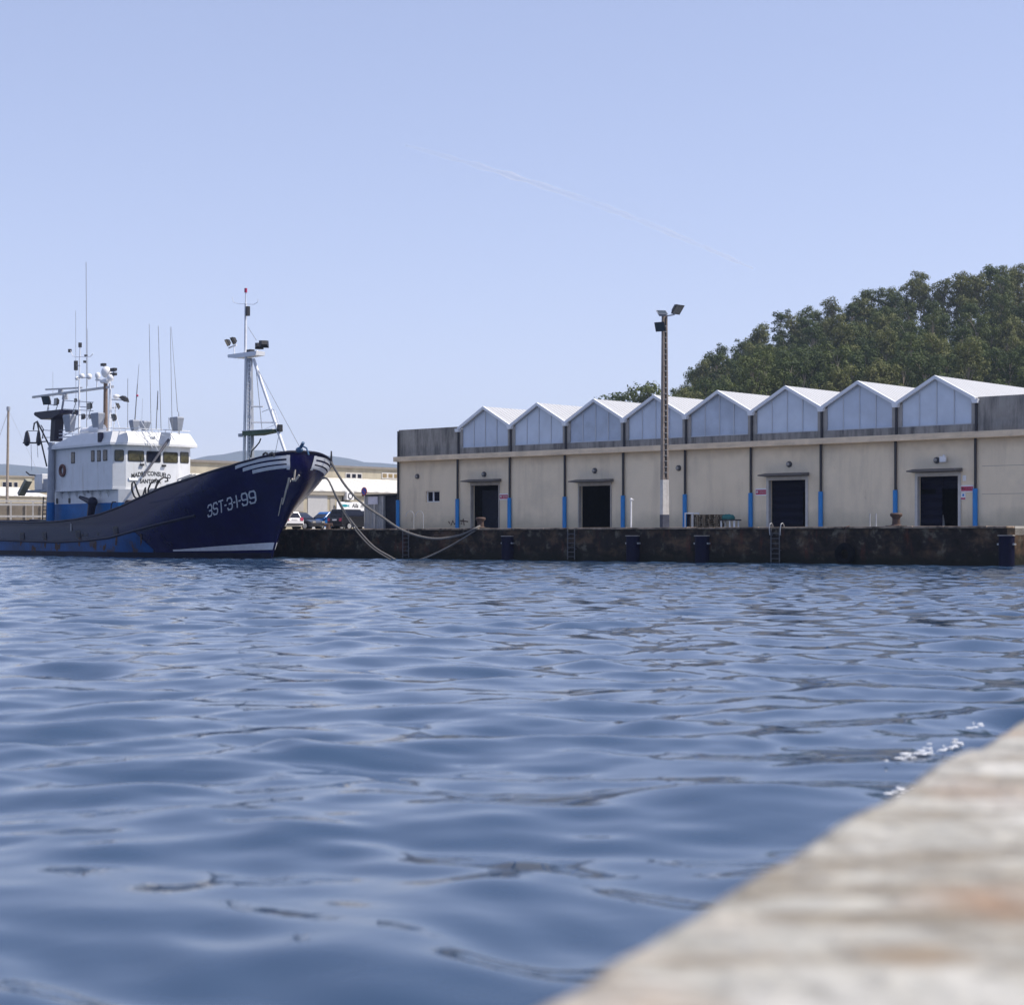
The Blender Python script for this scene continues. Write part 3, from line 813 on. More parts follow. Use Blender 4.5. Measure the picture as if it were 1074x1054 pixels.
def interior_crates():
    x = X(626); first = None
    for k in range(4):
        loc = WH.w((x, 3.0, .36 * k)); lab = ('bottom', 'second', 'third', 'topmost')[k]
        lab = 'blue grey plastic crate, %s of the stack inside the second doorway' % lab
        if first is None:
            b = MB(); b.box(-.42, .42, -.3, .3, 0, .05)
            for s in (-1, 1):
                b.box(-.42, .42, s * .3 - .02, s * .3 + .02, .05, .33); b.box(s * .42 - .02, s * .42 + .02, -.28, .28, .05, .33)
            b.box(-.45, .45, -.34, -.322, .26, .35); b.box(-.45, .45, .322, .34, .26, .35)
            first = b.build('fish_crate', mat('crate_plastic', (.10, .16, .24), .5, .1)); first.location = loc; first.rotation_euler = (0, 0, WH.a)
            tag(first, lab, 'crate', 'fish crates inside the second doorway')
        else:
            c = first.copy(); COL.objects.link(c); c.location = loc; c['label'] = lab
    p = WH.y(988.5, 550, 1.6)
    t = thing('marker_cone', 'pale pointed cone on the floor inside the last doorway', 'cone', WH.w((p[0], 1.6, .0)), WH.a)
    b = MB(); b.cyl((0, 0, .06), (.04, 0, .75), .16, .03, 12); b.build('cone_body', M_['white'], t, smooth=True)
    b = MB(); b.box(-.24, .24, -.24, .24, 0, .06); b.build('base', M_['guard'], t)
interior_crates()

# ================================================================== fishing ship
def interp(tab, v): return float(np.interp(v, [t[0] for t in tab], [t[1] for t in tab]))
Q_STEM = [(-1, 4.7), (0, 4.2), (1.8, 3.4), (3.84, 2.15), (5.55, .83), (6.57, .25), (7.65, 0)]
LEN_ = [(-1, 20), (0, 19), (1.3, 17), (3.3, 12), (4.9, 7.0), (6.2, 4.4), (7.2, 3.3), (8, 3.0)]
EXPO = [(-1, .95), (0, .9), (2, .78), (4.9, .56), (7, .5)]
WID = [(-1, 3.9), (0, 4.1), (2.5, 4.4), (8, 4.4)]
def qs(z): return interp(Q_STEM, z)
def hb(q, z):
    t = max(0.0, min(1.0, (q - qs(z)) / interp(LEN_, z)))
    return .07 + (interp(WID, z) - .07) * (1 - (1 - t) ** 2) ** interp(EXPO, z)
def hull_pt(px, py, off=0.0):
    """(distance aft, height) of the point of the starboard plating seen at a pixel of the photograph"""
    def proj(q):
        z = 4.0
        for _ in range(12):
            w = SH.w((-q, -hb(q, z) - off, z)); z = HC - (py - HZ) / F * w.y
        return CX + w.x / w.y * F, z
    lo, hi = -1.0, 60.0
    for _ in range(50):
        m = (lo + hi) / 2; x, z = proj(m)
        if m < qs(z) or x > px: lo = m
        else: hi = m
    return m, z
SHEER = [(0.0, 7.66)] + sorted(hull_pt(*p) for p in ((312, 473.6), (305, 473.6), (297, 474.4), (288, 476), (278, 478.5), (262, 483), (240, 489.5), (200, 501.5), (165, 513), (125, 532), (100, 541), (70, 546.5), (45, 548), (0, 547))) 
SHEER.append((60.0, SHEER[-1][1] + .4))
def ztop(q): return interp(SHEER, q)
SHEER_DBG = SHEER
TS = [0, .02, .06, .12, .2, .3, .45, .65, .9, 1.2, 1.6, 2.1, 2.7, 3.4, 4.2, 5.2, 6.4, 7.8, 9.5, 11.5, 14, 17, 20, 24, 28, 32, 36, 40, 44, 48, 52]

M_['boomgrey'] = mat('boom_dark_grey', (.07, .07, .085), .5, .2)
M_['whip'] = mat('whip_grey', (.30, .31, .33), .5, .1)
def ship():
    root = thing('fishing_ship', 'navy blue fishing ship with white wheelhouse, moored bow towards the warehouse', 'fishing ship', SH.o, SH.a)
    tc = [x for x in M_['navy'].node_tree.nodes if x.type == 'TEX_COORD'][0]
    def xfade(nt, tc):        # the older, faded paint of the after body
        sp = nt.nodes.new('ShaderNodeSeparateXYZ'); nt.links.new(tc.outputs['Object'], sp.inputs[0])
        mr = nt.nodes.new('ShaderNodeMapRange'); mr.inputs['From Min'].default_value = -17; mr.inputs['From Max'].default_value = -25; mr.inputs['To Max'].default_value = .6
        nt.links.new(sp.outputs['X'], mr.inputs['Value']); return mr.outputs[0]
    add_layer(M_['navy'], xfade, (.006, .013, .036))
    add_layer(M_['navy'], blotch(.9, .60, .72, .35), (.012, .016, .05))
    # --- hull
    b = MB(); NV = 22; rows = []
    for T in TS:
        row = []
        for k in range(NV):
            v = k / (NV - 1); z = 3.0; q = 0
            for _ in range(25):
                q = qs(z) + T; z = -1.0 + (ztop(q) + 1.0) * v
            row.append((q, z))
        rows.append(row)
    def P(i, k, s): q, z = rows[i][k]; return (-q, s * hb(q, z), z)
    for s in (-1, 1):
        k0 = len(b.v); b.v += [P(i, k, s) for i in range(len(TS)) for k in range(NV)]
        b.f += [(k0 + i * NV + k, k0 + (i + 1) * NV + k, k0 + (i + 1) * NV + k + 1, k0 + i * NV + k + 1) for i in range(len(TS) - 1) for k in range(NV - 1)]
    n = len(TS); k0 = 0; k1 = n * NV
    b.f += [(k, k + 1, k1 + k + 1, k1 + k) for k in range(NV - 1)]                                     # stem face
    e = (n - 1) * NV; b.f += [(e + k, k1 + e + k, k1 + e + k + 1, e + k + 1) for k in range(NV - 1)]   # transom
    b.build('hull', M_['navy'], root, smooth=True)
    # inside of the bulwark and the deck
    d = MB()
    for s in (-1, 1):
        d.loft([[(-q, s * (hb(q, zt) - .10), zt - .02), (-q, s * (max(.02, hb(q, zt - .85) - .14)), zt - .85)] for q in [x for x in np.linspace(.5, 52, 60)] for zt in [ztop(q)]], close=False, caps=False)
    d.loft([[(-q, -max(.02, hb(q, ztop(q) - .85) - .14), ztop(q) - .85), (-q, max(.02, hb(q, ztop(q) - .85) - .14), ztop(q) - .85)] for q in np.linspace(.5, 52, 60)], close=False, caps=False)
    d.build('deck', M_['deck'], root, fixn=False)
    # cap rail
    c = MB(); pts = []
    for s in (-1, 1):
        seq = [(-rows[i][-1][0], s * hb(*rows[i][-1]), rows[i][-1][1] + .0) for i in range(n)]
        pts += seq[::-1] if s < 0 else seq[1:]
    c.tube(pts, .085, 7); c.build('cap_rail', M_['funnel'], root, smooth=True)

    def patch(name, m, t0, t1, zlo, zhi, off=.02, nt=26, nz=5, side=-1, power=2.0, parent=root):
        b = MB(); g = []
        for i in range(nt + 1):
            T = t0 + (t1 - t0) * (i / nt) ** power; col = []
            for k in range(nz + 1):
                v = k / nz; z = 3.0; q = 0
                for _ in range(25):
                    q = qs(z) + T; z = zlo(q) + (zhi(q) - zlo(q)) * v
                q2 = q - (off if T < .5 else 0)
                col.append((-q2, side * (hb(q, z) + off), z))
            g.append(col)
        m_ = nz + 1; b.v = [p for c in g for p in c]
        b.f = [(i * m_ + k, (i + 1) * m_ + k, (i + 1) * m_ + k + 1, i * m_ + k + 1) for i in range(nt) for k in range(nz)]
        return b.build(name, m, parent, smooth=True, fixn=False)
    line = lambda pts: (lambda tab: (lambda q: interp(tab, q)))(sorted(hull_pt(*p) for p in pts))
    # white waterline band at the bow, dark boot top under it
    hi = line([(285, 569), (240, 572), (185, 576.5)]); lo = line([(285, 576.5), (240, 577.5), (180, 578.2)])
    q185 = hull_pt(185, 577)[0]
    for s in (-1, 1):
        patch('waterline_band', M_['hullwhite'], 0, q185 - 3.6, lo, hi, .03, side=s)
        patch('boot_top', M_['boot'], 0, 50, lambda q: -.9, lambda q: min(.42, lo(q) - .02), .025, nt=40, side=s)
    # paler blue plating of the after body below the strake
    strake_px = [(0, 566.4), (30, 567.6), (61, 568.5), (90, 567), (115, 564), (151, 554), (180, 546.6), (205, 541)]
    stl = line(strake_px)
    mb = mat('after_hull_paint', (.002, .062, .215), .4, .4, .6, spec=.2, streak=.5, streak_col=(.015, .02, .05), streak_scale=(.8, .8, .3), streak_pos=(.45, .7))
    add_layer(mb, blotch(.55, .57, .64, .9, (1, 1, .8)), (.060, .036, .028))
    mr_ = mat('hull_rust', (.075, .042, .028), .85, .5, 3.0)
    q0, q1 = hull_pt(163, 574)[0], hull_pt(140, 562)[0]
    patch('after_plating', mb, q0 - 3.6, 50, lambda q: .42, lambda q: max(.44, min(stl(q) - .06, .42 + (q - q0) * .75)), .022, nt=50, power=1.0)
    for k_, (px, py, w, h) in enumerate(((23, 565, .22, .5), (48, 566, .16, .7), (61, 570, .5, .55), (84, 564, .18, .6), (100, 569, .3, .5), (123, 560, .16, .8), (110, 571, .25, .4), (148, 560, .12, .8), (36, 573, .4, .4))):
        q, z = hull_pt(px, py); T = q - qs(z)
        patch('rust_run', mr_, T - w, T + w, lambda q_, z=z, h=h: z - h + .12 * math.sin(q_ * 9), lambda q_, z=z: z + .1 * math.sin(q_ * 7 + 1), .034, nt=6, nz=2, power=1)
    # rubbing strake
    for s in (-1, 1):
        b = MB(); b.tube([(-q, s * (hb(q, stl(q)) + .02), stl(q)) for q in np.linspace(hull_pt(205, 541)[0], 51, 50)], .10, 8)
        b.build('rubbing_strake', M_['funnel'], root, smooth=True)
    b = MB(); ql = line([(157, 527.5), (180, 523), (200, 518), (225, 511)])
    b.tube([(-q, -(hb(q, ql(q)) + .005), ql(q)) for q in np.linspace(hull_pt(225, 511)[0], hull_pt(157, 527.5)[0], 20)], .035, 6)
    b.build('upper_strake', M_['navy'], root, smooth=True)
    # freeing ports
    for px, py, w in ((23.5, 562, .85), (47, 561.5, .7), (82, 560, .8), (121.5, 556, .75)):
        q, z = hull_pt(px, py)
        b = MB(); b.loft([[(-q + dx, -(hb(q - dx, z + dz) + .03), z + dz) for dx, dz in ((-w / 2, -.3), (w / 2, -.3), (w / 2, .28), (-w / 2, .28))],
                          [(-q + dx, -(hb(q - dx, z + dz) - .05), z + dz) for dx, dz in ((-w / 2, -.3), (w / 2, -.3), (w / 2, .28), (-w / 2, .28))]])
        fo = b.build('freeing_port', M_['black'], root)
        b = MB(); b.box(-q - w / 2 + .22, -q + w / 2, -(hb(q, z) + .05), -(hb(q, z) + .031), z - .26, z + .2); b.build('flap', M_['funnel'], fo)
    for px, py in ((86.5, 561), (91.5, 561.5), (103, 560)):
        q, z = hull_pt(px, py); b = MB(); b.cyl((-q, -hb(q, z), z), (-q, -hb(q, z) - .03, z), .13, n=10); b.build('scupper', M_['black'], root)
    q, z = hull_pt(75, 553); b = MB(); b.box(-q - .05, -q + .05, -hb(q, z) - .06, -hb(q, z) - .01, z - .3, z + .3); b.build('fairlead', M_['galv'], root)
    # three white flare stripes on each bow, closed by a slanting bar
    q_in = [hull_pt(312, 479), hull_pt(309.5, 484.2), hull_pt(307.5, 489)]; q_out = [hull_pt(247, 490.5), hull_pt(255, 493), hull_pt(265, 495.2)]
    for s in (-1, 1):
        for (qa, za), (qb, zb) in zip(q_in, q_out):
            f = lambda q, qa=qa, za=za, qb=qb, zb=zb: za + (zb - za) * (q - qa) / (qb - qa)
            patch('bow_stripe', M_['hullwhite'], max(.12, qa - qs(za)), qb - qs(zb), lambda q: f(q) - .10, lambda q: f(q) + .10, .03, side=s, nz=2)
        Ti = max(.12, q_in[1][0] - qs(q_in[1][1]))
        patch('bow_stripe', M_['hullwhite'], Ti * .62, Ti * .62 + .05, lambda q: q_in[2][1] - .25, lambda q: q_in[0][1] + .1, .032, side=s, nz=5, nt=5, power=1)
    # worn pale strip along the stem, starboard, and below the port flare
    b = MB()
    patch('worn_strip', M_['pale'], .05, .085, lambda q: 3.9, lambda q: 5.8, .03, side=-1, nz=12, nt=3, power=1)
    patch('worn_strip', M_['pale'], .10, .13, lambda q: 3.1, lambda q: 4.4, .03, side=-1, nz=12, nt=3, power=1)
    # anchor in its hawse
    q, z = hull_pt(310.5, 497); y = -hb(q, z)
    b = MB(); b.cyl((-q + .1, y - .12, z + .55), (-q - .0, y - .18, z - .45), .07); b.tube([(-q - .4, y - .1, z - .1), (-q - .15, y - .2, z - .48), (-q + .2, y - .2, z - .48), (-q + .45, y - .02, z - .1)], .08, 7)
    b.torus((-q + .1, y - .12, z + .62), (0, 1, 0), .13, .035, 12, 6); b.build('anchor', M_['pale'], root, smooth=True)
    # registration number painted on the bow, laid on the plating
    G = {'3': [[(0, .82), (.18, 1), (.82, 1), (1, .82), (1, .62), (.82, .5), (.35, .5)], [(.82, .5), (1, .38), (1, .18), (.82, 0), (.18, 0), (0, .18)]],
         'S': [[(1, .82), (.82, 1), (.18, 1), (0, .82), (0, .62), (.18, .5), (.82, .5), (1, .38), (1, .18), (.82, 0), (.18, 0), (0, .18)]],
         'T': [[(0, 1), (1, 1)], [(.5, 1), (.5, 0)]], '-': [[(.1, .5), (.9, .5)]], '1': [[(.5, 1), (.5, 0)]],
         '9': [[(1, .45), (.18, .45), (0, .6), (0, .82), (.18, 1), (.82, 1), (1, .82), (1, .18), (.82, 0), (.18, 0), (0, .18)]]}
    A = hull_pt(217.5, 542.5); B = hull_pt(270, 526.5); up = hull_pt(217.5, 530.5)
    qa, za = A; qb, zb = B; H = (up[1] - za) * .98
    txt = '3ST-3-1-99'; adv = {'-': .40, '1': .38}; tot = sum(adv.get(c, 1.0) for c in txt)
    L = qa - qb; cw = L / tot
    b = MB(); th = .055; cur = 0; shear = (A[0] - up[0]) / (up[1] - A[1])
    def put(u, v):   # u along reading direction (m), v up (m) -> point on the plating
        q = qa - u - shear * v; z = za + (zb - za) * u / L + v
        return Vector((-q, -(hb(q, z) + .03), z))
    for ch in txt:
        a = adv.get(ch, 1.0); w = .72 * cw if a == 1.0 else a * cw * .7; x0 = cur + (a * cw - w) / 2
        for st in G[ch]:
            pts = [Vector((x0 + p[0] * w, p[1] * H)) for p in st]
            for p, q2 in zip(pts, pts[1:]):
                dd = (q2 - p).normalized(); nn = Vector((-dd.y, dd.x)) * th; p_, q_ = p - dd * th * .6, q2 + dd * th * .6; m_ = max(1, int((q_ - p_).length / .2))
                for i in range(m_):
                    s0, s1 = p_.lerp(q_, i / m_), p_.lerp(q_, (i + 1) / m_)
                    b.quad(put(*(s0 - nn)), put(*(s1 - nn)), put(*(s1 + nn)), put(*(s0 + nn)))
        cur += a * cw
    b.build('registration_number', M_['hullwhite'], root, fixn=False)

    # --- superstructure
    yw = 3.4
    xc = SH.y(118, 490, -yw)[0]; xa = SH.y(57, 490, -yw)[0]; xf = xc + .45
    y1, y2 = SH.x(132, 480, xf)[1], SH.x(187, 480, xf)[1]
    yc = (y1 + y2) / 2
    yp = SH.x(199.5, 480, xc)[1]
    print('WHEELHOUSE', xc, xa, xf, y1, y2, yp)
    zb_, zt_ = SH.y(100, 512.5, -yw)[2], SH.y(118, 467, -yw)[2]
    zr = SH.y(118, 452.5, -yw)[2]
    plan = [(xa, -yw), (xc, -yw), (xf, y1), (xf, y2), (xc, yp), (xa, yp)]
    cx_, cy_ = (xa + xf) / 2, (yp - yw) / 2
    grow = lambda k, e=0: [(x + (k if x > cx_ else -k) + (e if x < cx_ else 0), y + (k if y > cy_ else -k)) for x, y in plan]
    b = MB(); b.loft([[(x, y, z) for x, y in grow(g)] for z, g in ((zb_, -.0), (zt_, 0))]); b.build('wheelhouse', M_['shipwhite'], root)
    b = MB(); b.loft([[(x, y, z) for x, y in grow(.06)] for z in (zb_ - .12, zb_ + .02)]); b.build('bridge_deck_edge', M_['shipwhite'], root)
    # roof: a deep sloping visor; its after end steps down
    b = MB(); b.loft([[(x, y, z) for x, y in grow(g, e)] for z, g, e in ((zt_ + .002, .02, 0), (zt_ + .03, .42, 0), (zt_ + .22, .42, .0), (zr, .0, 3.6), (zr + .06, -.06, 3.7))])
    b.build('wheelhouse_roof', M_['roofwhite'], root)
    # windows
    def rrect(w, h, r=.12, n=4):
        out = []
        for cx, cy, a0 in ((w / 2 - r, h / 2 - r, 0), (-w / 2 + r, h / 2 - r, 90), (-w / 2 + r, -h / 2 + r, 180), (w / 2 - r, -h / 2 + r, 270)):
            for i in range(n + 1):
                a = R(a0 + 90 * i / n); out.append((cx + r * math.cos(a), cy + r * math.sin(a)))
        return out
    def win(p, ux, w, h, m, r=.12):
        """window centred at p, ux = horizontal in-plane direction; outward normal = ux x z"""
        ux = Vector(ux).normalized(); nrm = ux.cross(Vector((0, 0, 1))); p = Vector(p); Z = Vector((0, 0, 1))
        b = MB(); b.loft([[p + nrm * d + ux * a + Z * c for a, c in rrect(w, h, r)] for d in (-.02, .03)]); o = b.build('window', M_['gasket'], root)
        b = MB(); b.loft([[p + nrm * d + ux * a + Z * c for a, c in rrect(w - .14, h - .14, r * .8)] for d in (.0305, .038)]); b.build('pane', m, o)
    for (pa, pb, ya, yb_, m) in ((134, 151, 472.3, 484.3, 'windowlit'), (153.5, 168.5, 473, 485.3, 'window'), (171, 186.5, 474, 486, 'windowlit')):
        l, r_ = SH.x(pa, ya, xf), SH.x(pb, yb_, xf)
        win((xf, (l[1] + r_[1]) / 2, (l[2] + r_[2]) / 2), (0, 1, 0), r_[1] - l[1], l[2] - r_[2], M_[m])
    zc = SH.x(142, 478.2, xf)[2]; hh = SH.x(142, 472.3, xf)[2] - SH.x(142, 484.3, xf)[2]
    for (ax, ay), (bx, by), m in (((xc, -yw), (xf, y1), 'windowlit'), ((xf, y2), (xc, yp), 'windowlit')):
        d = Vector((bx - ax, by - ay, 0)); win(((ax + bx) / 2, (ay + by) / 2, zc), d, d.length * .72, hh, M_[m])
    for pa, pb, ya, yb_ in ((74.8, 78.6, 474.3, 486), (95.7, 99.2, 472.6, 484.2), (102, 105.7, 472.4, 484), (108.2, 112.6, 472, 483.3)):
        l, r_ = SH.y(pa, ya, -yw), SH.y(pb, yb_, -yw)
        win(((l[0] + r_[0]) / 2, -yw, (l[2] + r_[2]) / 2), (1, 0, 0), r_[0] - l[0], l[2] - r_[2], M_['window'], .06)
    # small lamps under the windows
    for px, py in ((148.5, 487.3), (171.5, 488.4)):
        p = SH.x(px, py, xf); b = MB(); b.box(xf, xf + .16, p[1] - .16, p[1] + .16, p[2] - .09, p[2] + .07); b.build('deck_lamp', M_['black'], root)
    # painted name
    p = SH.x(158.5, 499.8, xf); 
    Mx = Matrix.Translation(Vector((xf + .012, p[1], p[2]))) @ Matrix(((0, 0, 1, 0), (1, 0, 0, 0), (0, 1, 0, 0), (0, 0, 0, 1)))
    arc = lambda c: Vector((c.x, c.y - (c.x ** 2) * .075 + .22, c.z))
    text_part('painted_name', 'MADRE CONSUELO', M_['gasket'], root, Mx, .50, lambda c: arc(Vector((c.x * .80, c.y, c.z))), .012)
    p = SH.x(157.5, 505, xf)
    Mx = Matrix.Translation(Vector((xf + .012, p[1], p[2]))) @ Matrix(((0, 0, 1, 0), (1, 0, 0, 0), (0, 1, 0, 0), (0, 0, 0, 1)))
    text_part('painted_name', 'SANTOÑA', M_['gasket'], root, Mx, .46, lambda c: Vector((c.x * .85, c.y, c.z)), .012)
    # lower house: white over blue, inset, with brackets under the bridge deck
    yl = 3.05; zm = SH.y(90, 528, -yl)[2]; zd = SH.y(90, 552, -yl)[2]
    lplan = [(xa - .6, -yl), (xc + .3, -yl), (xf + .4, y1 + .4), (xf + .4, y2 - .2), (xc, yp - .3), (xa - .6, yp - .3)]
    b = MB(); b.loft([[(x, y, z) for x, y in lplan] for z in (zm, zb_ - .1)]); b.build('lower_house', M_['shipwhite'], root)
    b = MB(); b.loft([[(x - (0.02 if x < cx_ else -.02), y - .02, z) for x, y in lplan] for z in (zd, zm)]); b.build('lower_house_base', M_['shipblue'], root)
    for i in range(7):
        x = xa + .8 + i * (xc - xa - .8) / 7; b = MB(); b.prism([(-yl, zb_ - .12), (-yw, zb_ - .12), (-yl, zb_ - .75)], x, x + .05, 'x'); b.build('bracket', M_['shipwhite'], root)
    for px, py in ((60, 525.5), (73, 525)):
        p = SH.y(px, py, -yl); b = MB(); b.loft([[(p[0] + a, yy, p[2] + c) for a, c in rrect(.34, .5, .16)] for yy in (-yl - .03, -yl)]); b.build('porthole', M_['window'], root)
    for px, py in ((66, 515.5), (93, 515)):
        p = SH.y(px, py, -yl); b = MB(); b.cyl((p[0], -yl, p[2]), (p[0], -yl - .1, p[2]), .17, n=12); b.build('deck_lamp', M_['shipgrey'], root)
    # grey casing ahead of the wheelhouse and hoses on it
    p0 = SH.y(156, 509, -.4); p1_ = SH.y(193, 505, 1.5)
    b = MB(); b.box(xf + .4, xf + 3.6, -.6, 2.8, ztop(-xf) - 1.5, SH.x(160, 511, xf + 3.6)[2]); b.build('winch_casing', M_['shipgrey'], root, bevel=.08)
    b = MB(); b.box(xf + .3, xf + 7.0, .9, 3.6, ztop(-xf - 4) - 1.6, SH.x(192, 505.5, xf + 5)[2]); b.build('whaleback', M_['shipwhite'], root, bevel=.08)
    for pts in ([(147, 522), (144, 515), (142, 508), (140.5, 505), (138.5, 507), (138.3, 514), (141, 521), (145, 524)], [(155.5, 524), (155.5, 513), (158, 507), (162, 503.5), (166, 503.5), (163, 512), (160, 523)],
                [(162, 521), (164, 510), (168, 503), (172, 500.5), (175.5, 501.5), (176, 504.5), (173, 505)], [(140, 524), (147, 526.5), (155, 525.5)], [(149, 523), (151, 516), (152.5, 511), (153, 520)]):
        b = MB(); b.tube([SH.x(x, y, xf + 1.4 + .01 * y % .3) for x, y in pts], .075, 6); b.build('hose', M_['black'], root, smooth=True)
    b = MB(); p = SH.x(139.5, 503.5, xf + 1.2); b.cyl((p[0], p[1] - .4, p[2]), (p[0], p[1] + .35, p[2]), .16); b.build('net_roller', M_['white'], root, smooth=True)
    for px in (186.5, 190.5):
        a, c = SH.x(px, 503, xf + 4.5), SH.x(px, 509, xf + 4.5); b = MB(); b.cyl(a, c, .05); b.cyl(a, Vector(a) + Vector((2.2, 0, .35)), .045); b.build('hand_rail', M_['shipgrey'], root)
    for pts in ([(132, 531), (136, 526.5), (140, 529), (141, 533)], [(143, 528), (147, 522), (150, 526)]):
        b = MB(); b.tube([SH.y(x, y, -2.6) for x, y in pts], .06, 6); b.build('winch_wire', M_['black'], root)
    b = MB(); p = SH.y(136.5, 530, -2.6); b.cyl((p[0], -2.9, p[2]), (p[0], -1.9, p[2]), .42, n=16); b.build('winch_drum', M_['rust'], root, smooth=True)
    # boom leaning across the wheelhouse front, with its wires
    b = MB(); b.cyl(SH.x(177, 461, xf + .6), SH.x(150, 500, xf + 1.2), .12, .09); b.build('cargo_boom', M_['boomgrey'], root, smooth=True)
    for a, c in (((147, 440), (166, 473)), ((157, 452), (178, 459)), ((146, 448), (160, 470))):
        b = MB(); b.cyl(SH.x(*a, xf + .3), SH.x(*c, xf + .7), .028, n=5); b.build('boom_wire', M_['pipewhite'], root)
    # life ring
    p = SH.y(65.3, 493.5, -yw - .1); b = MB(); b.torus(p, (0, 1, 0), .42, .12, 22, 8); b.build('life_ring', M_['orange'], root, smooth=True)
    # deck crane davit on the starboard side
    P_ = lambda x, y, yy=-3.7: SH.y(x, y, yy)
    b = MB(); b.tube([P_(95, 541), P_(96, 534), P_(97, 527.5)], .30, 9, .34); b.tube([P_(97.5, 527), P_(92, 525), P_(84, 521.5)], .30, 9, .14); b.sphere(P_(97, 526.5), .42)
    b.build('deck_crane', M_['funnel'], root, smooth=True)
    b = MB(); b.cyl(P_(95, 544), P_(95, 541), .30); b.build('crane_foot', M_['white'], root)
    b = MB(); b.tube([P_(116.5, 537), P_(116.5, 530), P_(118, 526.5), P_(121.5, 526.5)], .05, 6); b.build('davit', M_['black'], root)
    # after gantry column, pale above and blue at the foot
    b = MB(); b.cyl(P_(53.3, 527), P_(54.2, 464), .33, .25, 14); b.build('gantry_column', M_['shipgrey'], root, smooth=True)
    b = MB(); b.cyl(P_(53, 549), P_(53.3, 527), .34, .335, 14); b.build('gantry_foot', M_['shipblue'], root, smooth=True)
    b = MB(); b.cyl(P_(58.5, 475, -3.2), P_(55.5, 512, -3.2), .05); b.cyl(P_(60, 480, -2), P_(56, 500, -2), .12); b.build('gantry_brace', M_['shipwhite'], root)
    # after derrick with two net blocks
    b = MB(); b.tube([P_(35, 451), P_(36, 444), P_(39, 442), P_(46, 456), P_(53, 470)], .07, 6); b.tube([P_(39, 443), P_(43, 463), P_(49, 489)], .07, 6); b.cyl(P_(40, 463.5), P_(50, 463), .05)
    b.tube([P_(43, 446), P_(45.5, 450), P_(44.5, 460)], .045, 6)
    b.build('derrick', M_['black'], root)
    for px, py, w in ((28.3, 460, .47), (40.5, 459.5, .36)):
        p = P_(px, py); Mb = Matrix.Translation(p)
        b = MB(); b.loft([[Mb @ Vector((w * k * math.cos(6.283 * i / 14), .5 * w * k * math.sin(6.283 * i / 14), z)) for i in range(14)] for z, k in ((.62, .3), (.5, .55), (-.1, .95), (-.32, 1), (-.55, .7), (-.66, .2))])
        b.build('net_block', M_['buoy'], root, smooth=True)
    b = MB(); b.cyl(P_(24.5, 464.5), P_(43, 464.5), .07); b.cyl(P_(28, 452), P_(40, 452), .03); b.build('block_axle', M_['black'], root)
    for x in (32.5, 39):
        b = MB(); b.cyl(P_(x, 466), P_(x + .8, 494 if x < 35 else 480), .022, n=5); b.build('hanging_wire', M_['shipgrey'], root)
    # after upper deck with stowed plate
    b = MB(); a = SH.y(27, 515, -2.4); c = SH.y(52, 515, -2.4); b.box(a[0], c[0], -2.4, 2.5, a[2] - .14, a[2] + .06); b.build('after_deck', M_['shipgrey'], root)
    b = MB(); Mp = Matrix.Translation(SH.y(26, 511, -2.6)) @ Matrix.Rotation(R(38), 4, 'Y').inverted(); b.box(-1.0, 1.0, -.3, .3, -.16, .16, Mp); b.build('stowed_plate', mat('stowed_plate_paint', (.27, .26, .20), .7, .2), root)
    for x0, x1, y0, y1_, mm in ((36, 44, 497, 514, 'shipwhite'), (45, 50, 502, 514, 'shipgrey')):
        a, c = SH.y(x0, y1_, -1.6), SH.y(x1, y0, -1.6); b = MB(); b.box(a[0], c[0], -1.6, .6, a[2], c[2]); b.build('deck_locker', M_[mm], root, bevel=.05)
    b = MB(); b.tube([SH.y(27.5, 495, -1.7), SH.y(31, 498, -1.7), SH.y(36.5, 498.5, -1.7)], .07); b.build('davit', M_['black'], root)
    b = MB()
    for x in (45.5, 49.5): b.cyl(SH.y(x, 521, -2.7), SH.y(x - 1, 545, -2.7), .05)
    for k in range(6): b.cyl(SH.y(45.3 - k * .15, 523 + k * 4, -2.7), SH.y(49.3 - k * .15, 523 + k * 4, -2.7), .035)
    b.build('ladder', M_['black'], root)
    # --- funnel mast and roof gear
    yq = -1.2; S_ = lambda x, y, yy=yq: SH.y(x, y, yy)
    zroof = zr
    b = MB(); b.loft([[Vector(S_(59, 463)) + Vector((dx * k, dy * k, 0)) for dx, dy in ((-.42, -.4), (.42, -.4), (.42, .4), (-.42, .4))] for k in (1.0,)] + [[Vector(S_(60.5, 437)) + Vector((dx, dy, 0)) for dx, dy in ((-.42, -.4), (.42, -.4), (.42, .4), (-.42, .4))]])
    b.build('funnel', M_['funnel'], root)
    a, c = S_(45.5, 436), S_(73, 436)
    b = MB(); zz = a[2]; b.prism([(a[0], zz + .1), (a[0] + .2, zz - .05), (a[0] + 1.4, zz - .45), (c[0] - 1.6, zz - .45), (c[0], zz - .1), (c[0], zz + .22), (a[0] + .2, zz + .25)], yq - .9, yq + .9, 'y'); b.build('funnel_top', M_['funnel'], root)
    def cowl(x0, x1, yt, yb_, yy, mm='shipgrey', skew=.25):
        a, c = SH.y(x0, yb_, yy), SH.y(x1, yt, yy); w = (c[0] - a[0]) * .62; c = Vector((a[0] + w, c[1], c[2])); b = MB()
        b.loft([[(a[0] + w * .22, yy - .18, a[2]), (c[0] - w * .12, yy - .18, a[2]), (c[0] - w * .12, yy + .18, a[2]), (a[0] + w * .22, yy + .18, a[2])],
                [(a[0], yy - .30, c[2] - .1), (c[0], yy - .30, c[2] - .1), (c[0], yy + .30, c[2] - .1), (a[0], yy + .30, c[2] - .1)],
                [(a[0] + .1, yy - .26, c[2]), (c[0] - .1, yy - .26, c[2]), (c[0] - .1, yy + .26, c[2]), (a[0] + .1, yy + .26, c[2])]])
